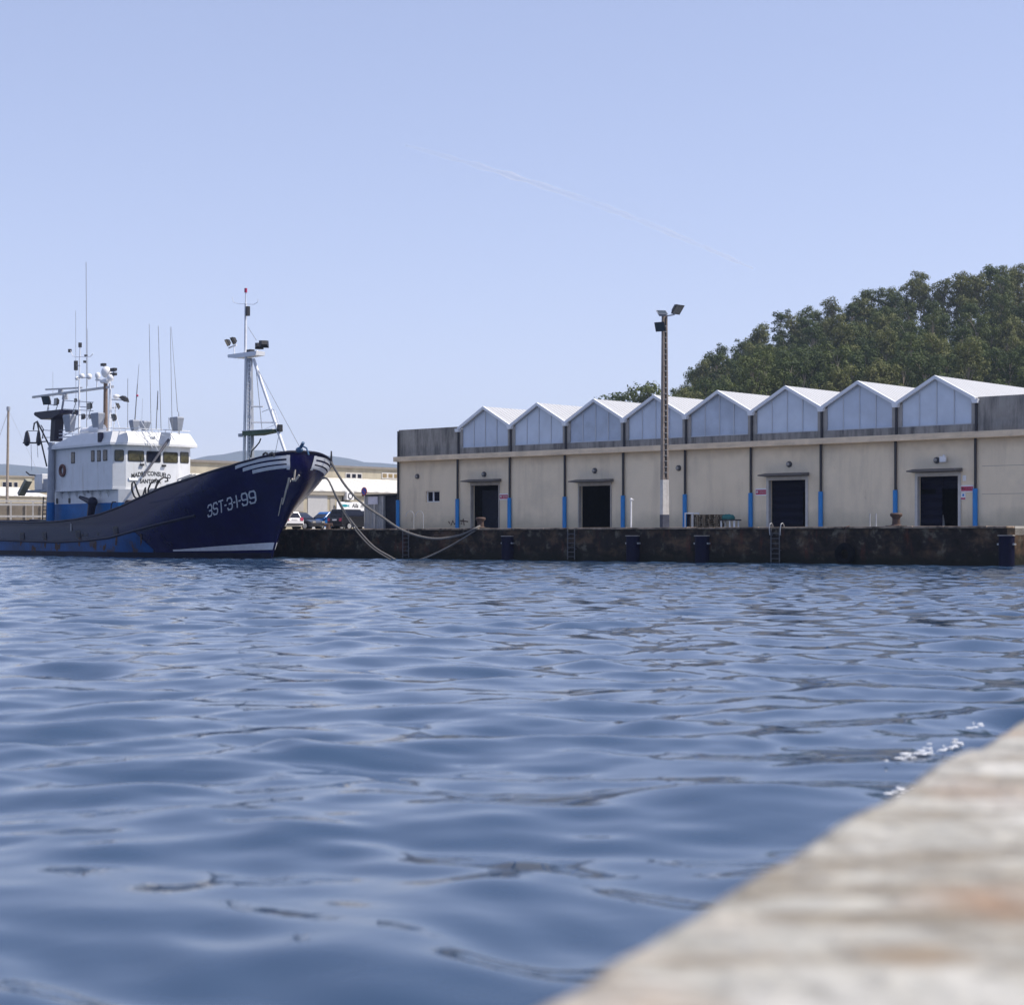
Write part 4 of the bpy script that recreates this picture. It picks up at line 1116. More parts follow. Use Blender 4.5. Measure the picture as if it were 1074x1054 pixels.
        b.build('ventilation_cowl', M_[mm], root)
    cowl(69, 81.5, 434, 453.5, -2.2); cowl(98, 112, 432, 451, -2.6); cowl(138.5, 146, 440, 452, -2.2); cowl(148.5, 158.5, 441, 452, -.4); cowl(181, 195, 436.5, 452.5, 1.6)
    # pole mast with yard, lights, small domes
    b = MB(); b.cyl(S_(83, 459), S_(83, 405), .10, .08); b.cyl(S_(83, 405), S_(84, 362), .06, .045); b.build('pole_mast', M_['pipewhite'], root, smooth=True)
    b = MB(); b.tube([S_(74, 368), S_(76.5, 373.5), S_(80, 374.5), S_(95, 374), S_(97.5, 371)], .03, 5); b.build('yard', M_['pipewhite'], root)
    for x, y, w, h in ((73.3, 368, .22, .28), (79.6, 383.5, .28, .8), (84, 362, .18, .4), (90, 373, .12, .15), (89, 379.5, .12, .2)):
        p = S_(x, y); b = MB(); b.box(p[0] - w / 2, p[0] + w / 2, yq - .12, yq + .12, p[2] - h / 2, p[2] + h / 2); b.build('mast_light', M_['black'], root)
    for x, y, r_, yy in ((86, 394.5, .22, -1.2), (93.5, 395, .25, -.9), (80.5, 397, .16, -1.2)):
        b = MB(); b.sphere(SH.y(x, y, yy), r_); b.build('camera_dome', M_['white'], root, smooth=True)
    # radar scanners
    for (a, c, rr, yy) in (((34.5, 416.7), (118.5, 405.6), .10, -.6), ((48, 408.7), (86, 406.8), .07, .4)):
        b = MB(); p, q2 = SH.y(*a, yy), SH.y(*c, yy); dd = (q2 - p).normalized(); up = Vector((0, 0, 1)); sd_ = dd.cross(up).normalized()
        b.loft([[e + sd_ * i * rr * .8 + up * j * rr for i, j in ((-1, -1), (1, -1), (1, 1), (-1, 1))] for e in (p, q2)]); b.build('radar_scanner', M_['galv'], root)
        mx = p.lerp(q2, .42); b = MB(); b.cyl(mx, mx + Vector((0, 0, -.55)), .2, .28, 12); b.build('radar_gearbox', M_['shipgrey'], root, smooth=True)
    b = MB(); b.cyl(S_(64.5, 433), S_(67.5, 414), .09); b.build('scanner_post', M_['shipgrey'], root)
    for y0 in (420, 429, 434):
        b = MB(); b.cyl(S_(66, y0), S_(98, y0 + 2), .03, n=5); b.build('guard_rail', M_['shipgrey'], root)
    for a, c in (((58, 432), (62, 420)), ((76, 434), (80, 420)), ((49, 433), (51, 424)), ((92, 440), (97, 422)), ((44, 459), (83, 458)), ((55, 463), (85, 448)), ((60, 452), (83, 449)), ((44, 451), (58, 452))):
        b = MB(); b.cyl(S_(*a), S_(*c), .035, n=5); b.build('stay_rod', M_['shipgrey'], root)
    # dome mast
    b = MB(); b.cyl(S_(110.6, 452, -.6), S_(110.8, 400, -.6), .20, .17, 12); b.build('dome_mast', M_['brownpost'], root, smooth=True)
    b = MB(); b.cyl(S_(114.3, 455, -1.2), S_(115.5, 402, -1.2), .11, .09); b.cyl(S_(117, 448, -1.2), S_(116.3, 408, -1.2), .045); b.cyl(S_(101.5, 408, -.6), S_(101.8, 397, -.6), .045); b.build('pole_mast', M_['pipewhite'], root, smooth=True)
    b = MB(); b.cyl(S_(101, 398.5, -.6), S_(118, 398.5, -.6), .10); b.cyl(S_(107, 400, -.6), S_(114, 400, -.6), .2); b.build('dome_platform', M_['pipewhite'], root)
    for x, y, r_, yy, sz in ((111.5, 390.5, .42, -.7, 1.15), (102.5, 394, .23, -.6, 1.25), (115.8, 396, .27, -.9, 1.0), (122, 416, .28, -.6, .7)):
        b = MB(); b.sphere(SH.y(x, y, yy), r_, 1, 1, sz, 18, 12); b.build('satellite_dome', M_['white'], root, smooth=True)
    for x, y, w in ((119, 387.5, .35), (119, 392.5, .35), (108.5, 382.5, .25)):
        p = S_(x, y, -.6); b = MB(); b.box(p[0] - w, p[0] + w, -.75, -.45, p[2] - .12, p[2] + .1); b.build('mast_light', M_['black'], root)
    for c_, rz, tl, s_ in (((48.5, 420), 200, -20, .9), ((58.5, 421.5), 175, 5, .75), ((93.5, 426), 180, 0, .65), ((123, 426, ), 150, -25, .65), ((130, 419), 120, -55, .75), ((79, 420), 180, 0, .4), ((87, 437), 180, 0, .55), ((95, 437), 180, 0, .45), ((119, 438), 170, -15, .7), ((78, 432), 170, 10, .45)):
        floodlight(root, S_(*c_, -1.6), R(rz), R(tl), s_, thick=.32)
    for a, c, r_ in (((51, 424), (51, 433), .045), ((122, 423), (119, 452), .035), ((119, 424), (126, 452), .03)):
        b = MB(); b.cyl(S_(*a, -1.4), S_(*c, -1.4), r_); b.build('light_bracket', M_['pipewhite'], root)
    for a, c, r_, yy in (((79, 396.3), (95, 396.3), .035, -1.2), ((113, 389.5), (122, 389.5), .04, -.6), ((119, 386), (119, 395), .04, -.6), ((108.5, 383), (110.5, 388), .03, -.6), ((116, 419), (131, 420), .045, -.7), ((117, 428), (124, 427), .04, -1.0), ((116, 438), (121, 438), .04, -1.2),
                         ((79, 383.5), (84, 383.5), .03, -1.2), ((83, 426.5), (97, 427.5), .035, -1.5), ((48, 424), (60, 425), .035, -1.4)):
        b = MB(); b.cyl(S_(*a, yy), S_(*c, yy), r_, n=6); b.build('light_bracket', M_['shipgrey'], root)
    # raft canisters on the roof
    for x, y, yy in ((93, 453.5, -2.2), (102, 450.5, -2.4)):
        p = SH.y(x, y, yy); b = MB(); b.cyl((p[0] - .9, yy, p[2]), (p[0] + .9, yy, p[2]), .42, n=16); b.build('raft_canister', M_['white'], root, smooth=True, bevel=.08)
    p = SH.y(107, 459, -yw - .2); b = MB(); b.box(p[0] - .25, p[0] + .25, -yw - .46, -yw - .2, p[2] - .35, p[2] + .4); b.build('locker', M_['funnel'], root)
    b = MB()
    for a, c in (((62, 459), (86, 459)), ((62, 455), (92, 455)), ((86, 452), (118, 449)), ((118, 450), (148, 449)), ((66, 463), (66, 452)), ((76, 460), (76, 452)), ((86, 458), (86, 448))): b.cyl(S_(*a, -2.8), S_(*c, -2.8), .03, n=5)
    b.build('guard_rail', M_['pipewhite'], root)
    # whips
    for x0, y0, x1, y1_, r_, yy in ((91, 449, 90.3, 275, .035, .3), (79.7, 440, 79.4, 326, .022, .0), (91.9, 405, 91.8, 345, .02, .5), (134, 450, 134, 397, .03, -1), (141.5, 441, 144.2, 403, .05, -1.5), (144.2, 403, 145.8, 382, .022, -1.5),
                                    (158.5, 452, 156.5, 340, .026, -.5), (169, 452, 166, 342, .03, 0), (165.3, 430, 165.8, 410, .03, 0), (180.6, 452, 178.6, 343, .026, 1), (186.3, 432, 183.8, 398, .03, 1.4), (183.8, 398, 179.6, 343, .02, 1.4), (55.5, 417, 55.5, 390, .016, -.6), (163.8, 450, 165.5, 410, .04, 0), (148.5, 449, 149.5, 418, .014, 0), (177.5, 450, 177, 438, .03, 1.6), (188, 456, 187.5, 432, .04, 2)):
        b = MB(); b.cyl(SH.y(x0, y0, yy), SH.y(x1, y1_, yy), r_ * 1.05, r_ * .75, 6); b.build('whip_antenna', M_['whip'], root)
    b = MB(); b.sphere(SH.y(144, 415, -1.5), .1); b.build('antenna_lamp', M_['red'], root)
    # visor rail along the front edge and the big slanting stay
    b = MB(); b.tube([(xc, -yw, zr + .28), (xf, y1, zr + .28), (xf, y2, zr + .28), (xc, yp, zr + .28)], .035, 6)
    for t_ in range(9):
        y = y1 + (y2 - y1) * t_ / 8; b.cyl((xf, y, zr), (xf, y, zr + .28), .03, n=5)
    b.build('roof_rail', M_['pipewhite'], root)
    p = SH.x(160.5, 459, xf + .3); b = MB(); b.box(xf + .12, xf + .3, p[1] - .18, p[1] + .18, p[2] - .08, p[2] + .08); b.build('deck_lamp', M_['shipgrey'], root)
    # --- foremast
    B_ = lambda x, y, yy=0.0: SH.y(x, y, yy)
    zd_ = ztop(-B_(263, 480)[0]) - .9
    base = B_(263.2, 480); top = B_(262.2, 376)
    b = MB(); b.cyl((base[0], 0, zd_), (top[0], 0, top[2]), .29, .20, 16); fm = b.build('foremast', M_['shipgrey'], root, smooth=True)
    b = MB(); b.cyl((B_(258, 480)[0], -.2, zd_), B_(258, 374, -.2), .12, .11, 10); b.build('mast_pipe', M_['pipewhite'], root, smooth=True)
    b = MB(); xl_ = B_(265, 440)[0]
    for k in range(30):
        z = zd_ + .8 + k * .3
        if z < top[2] - .3: b.box(xl_ - .02, xl_ + .38, -.42, -.38, z, z + .04)
    for x in (xl_ - .02, xl_ + .36): b.box(x, x + .04, -.42, -.38, zd_ + .6, top[2] - .3)
    b.build('mast_ladder', M_['pipewhite'], root)
    a, c = B_(243.5, 373), B_(273, 375)
    b = MB(); z = a[2]; b.prism([(a[0], z - .12), (a[0] + .1, z - .2), (a[0] + 1.1, z - .32), (c[0] - .9, z - .32), (c[0], z - .3), (c[0], z + .0), (a[0], z + .04)], -.4, .4, 'y'); b.build('crow_platform', M_['pipewhite'], root)
    b = MB(); b.cyl(B_(257.3, 374), B_(257.6, 318), .11, .08, 10); b.cyl(B_(257.6, 318), B_(257.8, 306), .05, .04, 8); b.build('topmast', M_['pipewhite'], root, smooth=True)
    b = MB(); b.cyl(B_(257.8, 307), B_(257.8, 302.5), .11); b.build('masthead_lamp', M_['red'], root)
    b = MB(); b.tube([B_(244, 312), B_(244.5, 316.5), B_(248, 318.3), B_(258, 319), B_(266, 319.5), B_(270.5, 317), B_(270.7, 314)], .02, 5); b.build('yard', M_['pipewhite'], root)
    p = B_(259.8, 326.5); b = MB(); b.box(p[0] - .12, p[0] + .14, -.12, .12, p[2] - .35, p[2] + .35); b.build('mast_light', M_['black'], root)
    p = B_(264, 368.8); b = MB(); b.box(p[0] - .25, p[0] + .25, -.3, .1, p[2] - .13, p[2] + .13); b.build('mast_light', M_['black'], root)
    for c_, rz, tl, s_ in (((238.3, 359.5), 165, -28, .62), ((244.3, 357.5), 165, -28, .66), ((272, 363), 60, -25, .62), ((276.8, 361), 65, -25, .7)):
        floodlight(root, B_(*c_, -.3), R(rz), R(tl), s_, thick=.35)
    for a, c, r_ in (((240, 365), (248, 362), .06), ((245.5, 364), (246, 373), .04), ((270, 368), (266, 374), .05), ((268, 365), (273, 366), .07)):
        b = MB(); b.cyl(B_(*a), B_(*c), r_); b.build('light_bracket', M_['pipewhite'], root)
    b = MB(); b.cyl(B_(266, 377), B_(300.5, 478), .12, .12, 10); b.build('mast_strut', M_['pipewhite'], root, smooth=True)
    for y, x0, x1 in ((426.3, 263, 276), (443, 264, 290)):
        b = MB(); b.cyl(B_(x0, y), B_(x1, y + .3), .06, n=6); b.build('guard_rail', M_['pipewhite'], root)
    for a, c in (((275, 432), (283, 429)), ((278, 450), (290, 445)), ((284, 429), (288, 430)), ((288, 430), (293, 446))):
        b = MB(); b.cyl(B_(*a), B_(*c), .03, n=5); b.build('stay_rod', M_['pipewhite'], root)
    a, c = B_(259.5, 454.8), B_(291, 455.5)
    b = MB(); z = a[2]; b.prism([(a[0], z + .16), (c[0], z + .10), (c[0], z - .03), (a[0] + 1.6, z - .20), (a[0], z - .16)], -.45, .45, 'y'); b.build('lower_platform', M_['deck'], root)
    b = MB(); b.prism([(a[0], z + .20), (c[0] + .1, z + .14), (c[0] + .1, z + .10), (a[0], z + .16)], -.5, .5, 'y'); b.build('platform_top', M_['pipewhite'], root)
    p = B_(293.5, 449); b = MB(); b.box(p[0] - .15, p[0] + .15, -.15, .15, p[2] - .22, p[2] + .25); b.build('mast_light', M_['black'], root)
    p = B_(253.5, 456.5); b = MB(); b.box(p[0] - .25, p[0] + .4, -.15, .15, p[2] - .12, p[2] + .12); b.build('mast_light', M_['shipgrey'], root)
    for a, c, r_ in (((260, 343), (269, 357), .022), ((268, 383), (315, 470), .022), ((268, 380), (275, 452), .03), ((257.2, 376), (257.0, 484), .03), ((292, 459), (288.5, 476), .02)):
        b = MB(); b.cyl(B_(*a), B_(*c), r_, n=5); b.build('stay_wire', M_['shipgrey'], root)
    b = MB(); b.tube([B_(273.5, 460, -.5), B_(272, 464, -.5), B_(268, 469, -.5), B_(264, 473, -.5), B_(263, 480, -.5)], .05, 6); b.build('cable', M_['black'], root)
    # forecastle gear seen over the rail
    b = MB(); p = B_(314, 472, -1.0); b.sphere(p, .27, 1.2, .9, .8, 12, 8); b.cyl(p, Vector(p) + Vector((.5, 0, .5)), .12); b.tube([Vector(p) + Vector((.3, 0, .3)), Vector(p) + Vector((.9, 0, .1)), Vector(p) + Vector((1.2, 0, -.4))], .06)
    b.build('windlass', mat('windlass_blue', (.03, .09, .18), .5, .4, 8), root, smooth=True)
    for x in (278.5, 285):
        b = MB(); b.tube([SH.y(x - 2.5, 479, -2.5), SH.y(x - 2, 476, -2.5), SH.y(x, 475, -2.5), SH.y(x + 2, 476, -2.5), SH.y(x + 2.5, 479, -2.5)], .08, 6); b.build('deck_hoop', M_['black'], root)
    b = MB(); p = SH.y(347.5, 484, 2.5); b.cyl((p[0], 2.5, p[2] - .3), (p[0], 2.5, p[2] + .75), .10, .05); b.build('bow_post', M_['black'], root)
    return root
SHIP = ship()

# ================================================================== mooring ropes
def rope(label, pts, r=.055):
    """pts: (px, py, distance from the camera) knots of a hanging rope, joined by a smooth curve"""
    P = [at(*p) for p in pts]; out = []
    for i in range(len(P) - 1):
        p0, p1, p2, p3 = P[max(i - 1, 0)], P[i], P[i + 1], P[min(i + 2, len(P) - 1)]
        for k in range(10):
            t = k / 10; out.append(.5 * ((2 * p1) + (p2 - p0) * t + (2 * p0 - 5 * p1 + 4 * p2 - p3) * t * t + (3 * p1 - p0 - 3 * p2 + p3) * t ** 3))
    out.append(P[-1])
    b = MB(); b.tube(out, r, 7); o = b.build('mooring_rope', M_['rope'], smooth=True)
    return tag(o, label, 'rope', None)
DB = QU.w((QU.y(504, 555, .55)[0], .55, 0)).y
rope('thick mooring rope from the bow rail sagging to the rusty bollard', [(347, 484.5, 121.5), (362, 509, 122), (380, 528, 122.5), (400, 541.8, 123), (424, 557, 123), (453, 564.8, 122.5), (480, 562, 122.0), (497, 555, DB - .6), (504.5, 551, DB)], .085)
rope('mooring rope from the lower bow hawse dipping to the water', [(337, 501.5, 123), (343.5, 502.5, 122.5), (352, 519, 122.5), (362, 537, 122.5), (376, 556, 122.5), (392, 573, 122.5), (408, 583, 122.3), (420, 588.5, 122.2), (436, 588, 122.2), (448, 584.3, 122), (466, 576, 121.7), (482, 567, 121.4), (496, 558, DB - .5), (504, 552.5, DB - .1)], .06)
rope('second strand beside the mooring rope that dips to the water', [(338, 502, 123.2), (344, 503.5, 122.8), (352.5, 521.5, 122.8), (361.5, 539, 122.8), (374.5, 558, 122.8), (389, 573.5, 122.8), (403, 583, 122.7), (413, 588.5, 122.6)], .05)

# ================================================================== buildings behind the ship
def rear_hall():
    D0 = 178.0
    FB = Fr((418 - CX) / F * D0, D0, 2.2, ANG + 90)
    t = thing('rear_hall', 'beige two-level hall with a pale lean-to roof behind the ship and parked cars', 'building', FB.o, FB.a)
    xa = FB.y(187, 480)[0]; xb = 26.0
    zt = FB.y(380, 491.6)[2]; zl1, zl0 = FB.y(380, 503.5)[2], FB.y(380, 516.5, -5)[2]
    wl = mat('rear_hall_render', (.40, .36, .27), .85, .15, .7, streak=.5, streak_col=(.24, .21, .17), streak_scale=(.8, .8, .2))
    b = MB(); b.box(xa, xb, 0, 14, 0, zt); b.build('upper_wall', wl, t)
    b = MB(); b.box(xa, xb, -.25, 14.2, zt, zt + .22); b.build('roof', mat('rear_roof', (.20, .18, .16), .8, .1), t)
    m = mat('pale_sheet_roof', (.72, .70, .64), .5, .06); ribs(m, 'X', 1.4, .6)
    b = MB(); b.prism([(-.02, zl1), (-5.3, zl0), (-5.3, zl0 + .12), (-.02, zl1 + .12)], xa, xb, 'x'); b.build('lean_to_roof', m, t)
    b = MB(); b.box(xa, xb, -5, -.02, 0, zl0 - .02); b.build('lower_wall', wl, t)
    b = MB(); b.box(xa, xb, -5.25, -5.01, zl0 - .35, zl0 - .01); b.build('eaves_board', mat('eaves_paint', (.30, .27, .22), .7, .1), t)
    for p0, p1, n, lit in ((217, 232, 2, 0), (362, 379.5, 3, 0), (400, 424, 4, 1)):
        a, c = FB.y(p0, 503)[0], FB.y(p1, 503)[0]; z0, z1 = FB.y((p0 + p1) / 2, 502.6)[2], FB.y((p0 + p1) / 2, 496)[2]
        b = MB(); b.box(a, c, -.06, .02, z0, z1); fo = b.build('window', M_['frame'], t)
        for k in range(n):
            w = (c - a) / n; g = MB(); g.box(a + k * w + .12, a + (k + 1) * w - .12, -.07, -.061, z0 + .12, z1 - .12); g.build('pane', mat('ochre_pane', (.25, .18, .08), .3, .3) if lit else M_['window'], fo)
    Y5 = lambda px, py: FB.y(px, py, -5)
    a, c = Y5(322.5, 527), Y5(343, 516.8); b = MB(); b.box(a[0], c[0], -5.06, -5.0, 0, c[2]); b.build('roller_door', mat('roller_door_paint', (.42, .42, .42), .6, .08), t)
    for px0, px1 in ((300, 318), (346, 351)):
        a, c = Y5(px0, 536), Y5(px1, 522); b = MB(); b.box(a[0], c[0], -5.05, -5.0, a[2], c[2]); b.build('wall_panel', mat('wall_panel_paint', (.34, .32, .29), .7, .1), t)
    a, c = Y5(360, 524.3), Y5(367.5, 516.2); b = MB(); b.box(a[0], c[0], -5.5, -5.0, a[2], c[2]); o = b.build('air_conditioner', M_['white'], t)
    mx, mz = (a[0] + c[0]) / 2, (a[2] + c[2]) / 2; b = MB(); b.torus((mx, -5.51, mz), (0, 1, 0), .27, .05, 18, 6); b.build('fan_grille', M_['black'], o)
    b = MB(); b.tube([(a[0] - .15, -5.1, c[2]), (a[0] - .15, -5.1, a[2] - .6), (mx, -5.1, a[2] - .6), (mx, -5.1, a[2] - .9)], .05); b.build('drain_pipe', M_['black'], t)
    # shop sign
    a, c = FB.y(353, 534.3, -5.3), FB.y(388, 526.8, -5.3)
    s = thing('shop_sign', 'white sign with a teal fish and dark lettering above the parked cars', 'sign', FB.w(((a[0] + c[0]) / 2, -5.3, (a[2] + c[2]) / 2)), FB.a)
    w, h = c[0] - a[0], c[2] - a[2]
    b = MB(); b.box(-w / 2, w / 2, -.04, .04, -h / 2, h / 2); b.build('board', M_['white'], s)
    b = MB()
    fx = -w / 2 + w * .24
    pts = [(math.cos(6.283 * i / 16) * w * .085, math.sin(6.283 * i / 16) * h * .17) for i in range(16)]
    b.prism([(fx + x, z) for x, z in pts], -.055, -.0405, 'y'); b.prism([(fx + w * .07, 0), (fx + w * .13, h * .2), (fx + w * .115, 0), (fx + w * .13, -h * .2)], -.056, -.0405, 'y')
    b.prism([(fx - w * .08, h * .05), (fx - w * .13, h * .22), (fx - w * .05, h * .1)], -.057, -.0405, 'y')
    b.build('fish_emblem', mat('teal_sign_paint', (.0, .25, .30), .5, .1), s)
    Mx = Matrix.Translation((w * .13, -.045, 0)) @ Matrix.Rotation(R(90), 4, 'X')
    text_part('lettering', 'Aila  m', M_['black'], s, Mx, h * .75, lambda c: Vector((c.x * .95 + c.y * .25, c.y, c.z)), .012)
    return FB, zl0
FB, ZL0 = rear_hall()

def low_shed():
    D0 = 205.0
    FC = Fr((52 - CX) / F * D0, D0, 2.2, ANG + 90)
    t = thing('low_shed', 'low beige shed with three dark windows behind the stern of the ship', 'building', FC.o, FC.a)
    zt = FC.y(15, 500.5)[2]; z1, z0 = FC.y(15, 512)[2], FC.y(15, 520.5, -5)[2]
    wl = mat('low_shed_render', (.42, .37, .27), .85, .12, .8)
    xa, xb = -30.0, 0.6
    b = MB(); b.box(xa, xb, 0, 10, 0, zt); b.build('upper_wall', wl, t)
    b = MB(); b.box(xa, xb + .2, -.2, 10.2, zt, zt + .18); b.build('roof', mat('low_shed_roof', (.25, .22, .18), .8, .1), t)
    m = mat('white_lean_to_roof', (.74, .73, .70), .5, .05); ribs(m, 'X', 1.0, .5)
    b = MB(); b.prism([(-.02, z1), (-5.2, z0), (-5.2, z0 + .12), (-.02, z1 + .12)], xa, FC.y(24, 512)[0], 'x'); b.build('lean_to_roof', m, t)
    b = MB(); b.box(xa, FC.y(24, 512)[0] - .2, -5, -.02, 0, z0 - .02); b.build('lower_wall', wl, t)
    for k in range(3):
        a, c = FC.y(2.2 + 6 * k, 511)[0], FC.y(6.6 + 6 * k, 511)[0]; b = MB(); b.box(a, c, -.05, .02, FC.y(8, 511)[2], FC.y(8, 505.4)[2]); fo = b.build('window', M_['frame'], t)
        g = MB(); g.box(a + .05, c - .05, -.058, -.051, FC.y(8, 510.6)[2], FC.y(8, 505.8)[2]); g.build('pane', M_['window'], fo)
low_shed()

def yard_wall():
    a = at(-40, 548, 172); 
    FY = Fr(a.x, a.y, 2.2, ANG + 62)
    t = thing('yard_wall', 'brown panelled yard wall behind the pale railing at the ship stern', 'wall', FY.o, FY.a)
    xa, xb = -6, FY.y(56, 540)[0]; z1 = FY.y(20, 527.5)[2]
    b = MB(); b.box(xa, xb, 0, .25, 0, z1); b.build('panel', mat('brown_wall_panel', (.26, .22, .17), .85, .25, .6, streak=.6, streak_col=(.12, .10, .08), streak_scale=(1.2, 1.2, .1)), t)
    b = MB(); x = xa
    while x < xb: b.box(x, x + .16, -.12, .02, 0, z1 - .1); x += 1.5
    b.build('pilaster', mat('wall_pilaster', (.34, .30, .25), .8, .15), t)
    r = thing('quay_railing', 'pale metal railing running in front of the brown yard wall', 'railing', FY.w((0, -1.4, 0)), FY.a)
    b = MB()
    for py in (525.5, 529.3, 541.5): z = FY.y(20, py, -1.4)[2]; b.box(xa, xb, -.05, .05, z - .09, z + .09)
    b.build('rail', M_['frame'], r)
    b = MB(); x = xa
    while x < xb: b.box(x, x + .12, -.04, .04, 0, FY.y(20, 525.5, -1.4)[2]); x += 2.1
    b.build('post', M_['frame'], r)
    # a patch of weeds on the quay edge
    g = MB(); c = FY.w((FY.y(29, 544, -2.4)[0], -2.4, 0))
    for _ in range(260):
        p = c + Vector((random.gauss(0, .7), random.gauss(0, .4), 0)); h = random.uniform(.3, .95); d = Vector((random.uniform(-.3, .3), random.uniform(-.3, .3), h)); s = Vector((random.uniform(.03, .08), random.uniform(-.05, .05), 0))
        g.quad(p - s, p + s, p + d + s * .3, p + d - s * .3)
    tag(g.build('weeds', mat('weed_green', (.12, .15, .04), .7, .3), fixn=False), 'yellow green weeds growing at the foot of the pale railing', 'weeds', kind='stuff')
yard_wall()

def boat_mast():
    p = at(7, 560, 190)
    t = thing('boat_mast', 'bare wooden sailing mast with stays rising behind the low shed', 'mast', (p.x, p.y, 2.2))
    zt = at(8.8, 428, 190).z - 2.2; dx = at(8.8, 428, 190).x - p.x
    b = MB(); b.cyl((0, 0, 0), (dx, 0, zt), .17, .12, 10); b.build('spar', mat('mast_wood', (.30, .25, .20), .6, .2, 3), t, smooth=True)
    b = MB(); b.cyl((dx, 0, zt - .3), (dx, 0, zt + .15), .2); b.build('mast_cap', M_['shipgrey'], t)
    b = MB(); b.cyl((dx, 0, zt - .3), (-4, 1, 2), .025, n=5); b.cyl((dx, 0, zt - .2), (5, 3, 1.5), .012, n=5); b.build('stay', M_['galv'], t)
boat_mast()

def quay_shed():
    x0 = QU.y(382, 550, 9)[0]; x1 = QU.y(403, 550, 9)[0]; x2 = QU.y(416.5, 550, 9)[0]; h = QU.y(400, 519.8, 9)[2]
    t = thing('metal_shed', 'grey corrugated metal shed beside the warehouse corner', 'shed', QU.w((x0, 9, -.012)), QU.a)
    m = mat('corrugated_grey_sheet', (.33, .35, .37), .5, .2, 1.0, metal=.2, streak=.6, streak_col=(.18, .17, .16), streak_scale=(2, 2, .2)); ribs(m, 'X', .35, .8)
    b = MB(); b.box(0, x1 - x0, 0, 4.5, 0, h); b.build('front_panel', m, t)
    b = MB(); b.box(x1 - x0 + .003, x2 - x0, .15, 4.5, 0, h - .05); b.build('dark_bay', M_['door_grey'], t)
    b = MB(); b.box(-.12, x2 - x0, -.15, 4.6, h, h + .13); b.build('roof', M_['black'], t)
    for k, w in ((1.2, .14), (2.1, .14), (.05, .1)):
        b = MB(); b.box(k, k + w, -.05, .0, 0, h - .02); b.build('post', M_['galv'], t)
    b = MB(); a = QU.y(386, 529, 8.9)[0] - x0; c = QU.y(396, 529, 8.9)[0] - x0; b.box(a, c, -.10, -.055, QU.y(391, 528.8, 8.9)[2], QU.y(391, 520.8, 8.9)[2]); b.build('notice_board', mat('notice_board_paint', (.60, .60, .68), .5, .1), t)
    p = QU.y(381.8, 515.3, 7.5)
    s = thing('parking_sign', 'round blue no-parking sign with a red rim on a post', 'sign', QU.w((p[0], 7.5, 0)), QU.a)
    b = MB(); b.cyl((0, .05, 0), (0, .05, p[2] + .2), .035, n=8); b.build('post', M_['galv'], s)
    b = MB(); b.cyl((0, .02, p[2]), (0, -.0, p[2]), .33, n=28); d = b.build('disc', mat('sign_red', (.42, .02, .03), .4, .05), s)
    b = MB(); b.cyl((0, -.001, p[2]), (0, -.008, p[2]), .265, n=28); b.build('face', mat('sign_blue', (.01, .05, .33), .4, .05), d)
    b = MB(); Mr = Matrix.Translation((0, -.012, p[2])) @ Matrix.Rotation(R(45), 4, 'Y'); b.box(-.262, .262, -.003, .003, -.03, .03, Mr); b.build('bar', bpy.data.materials['sign_red'], d)
quay_shed()

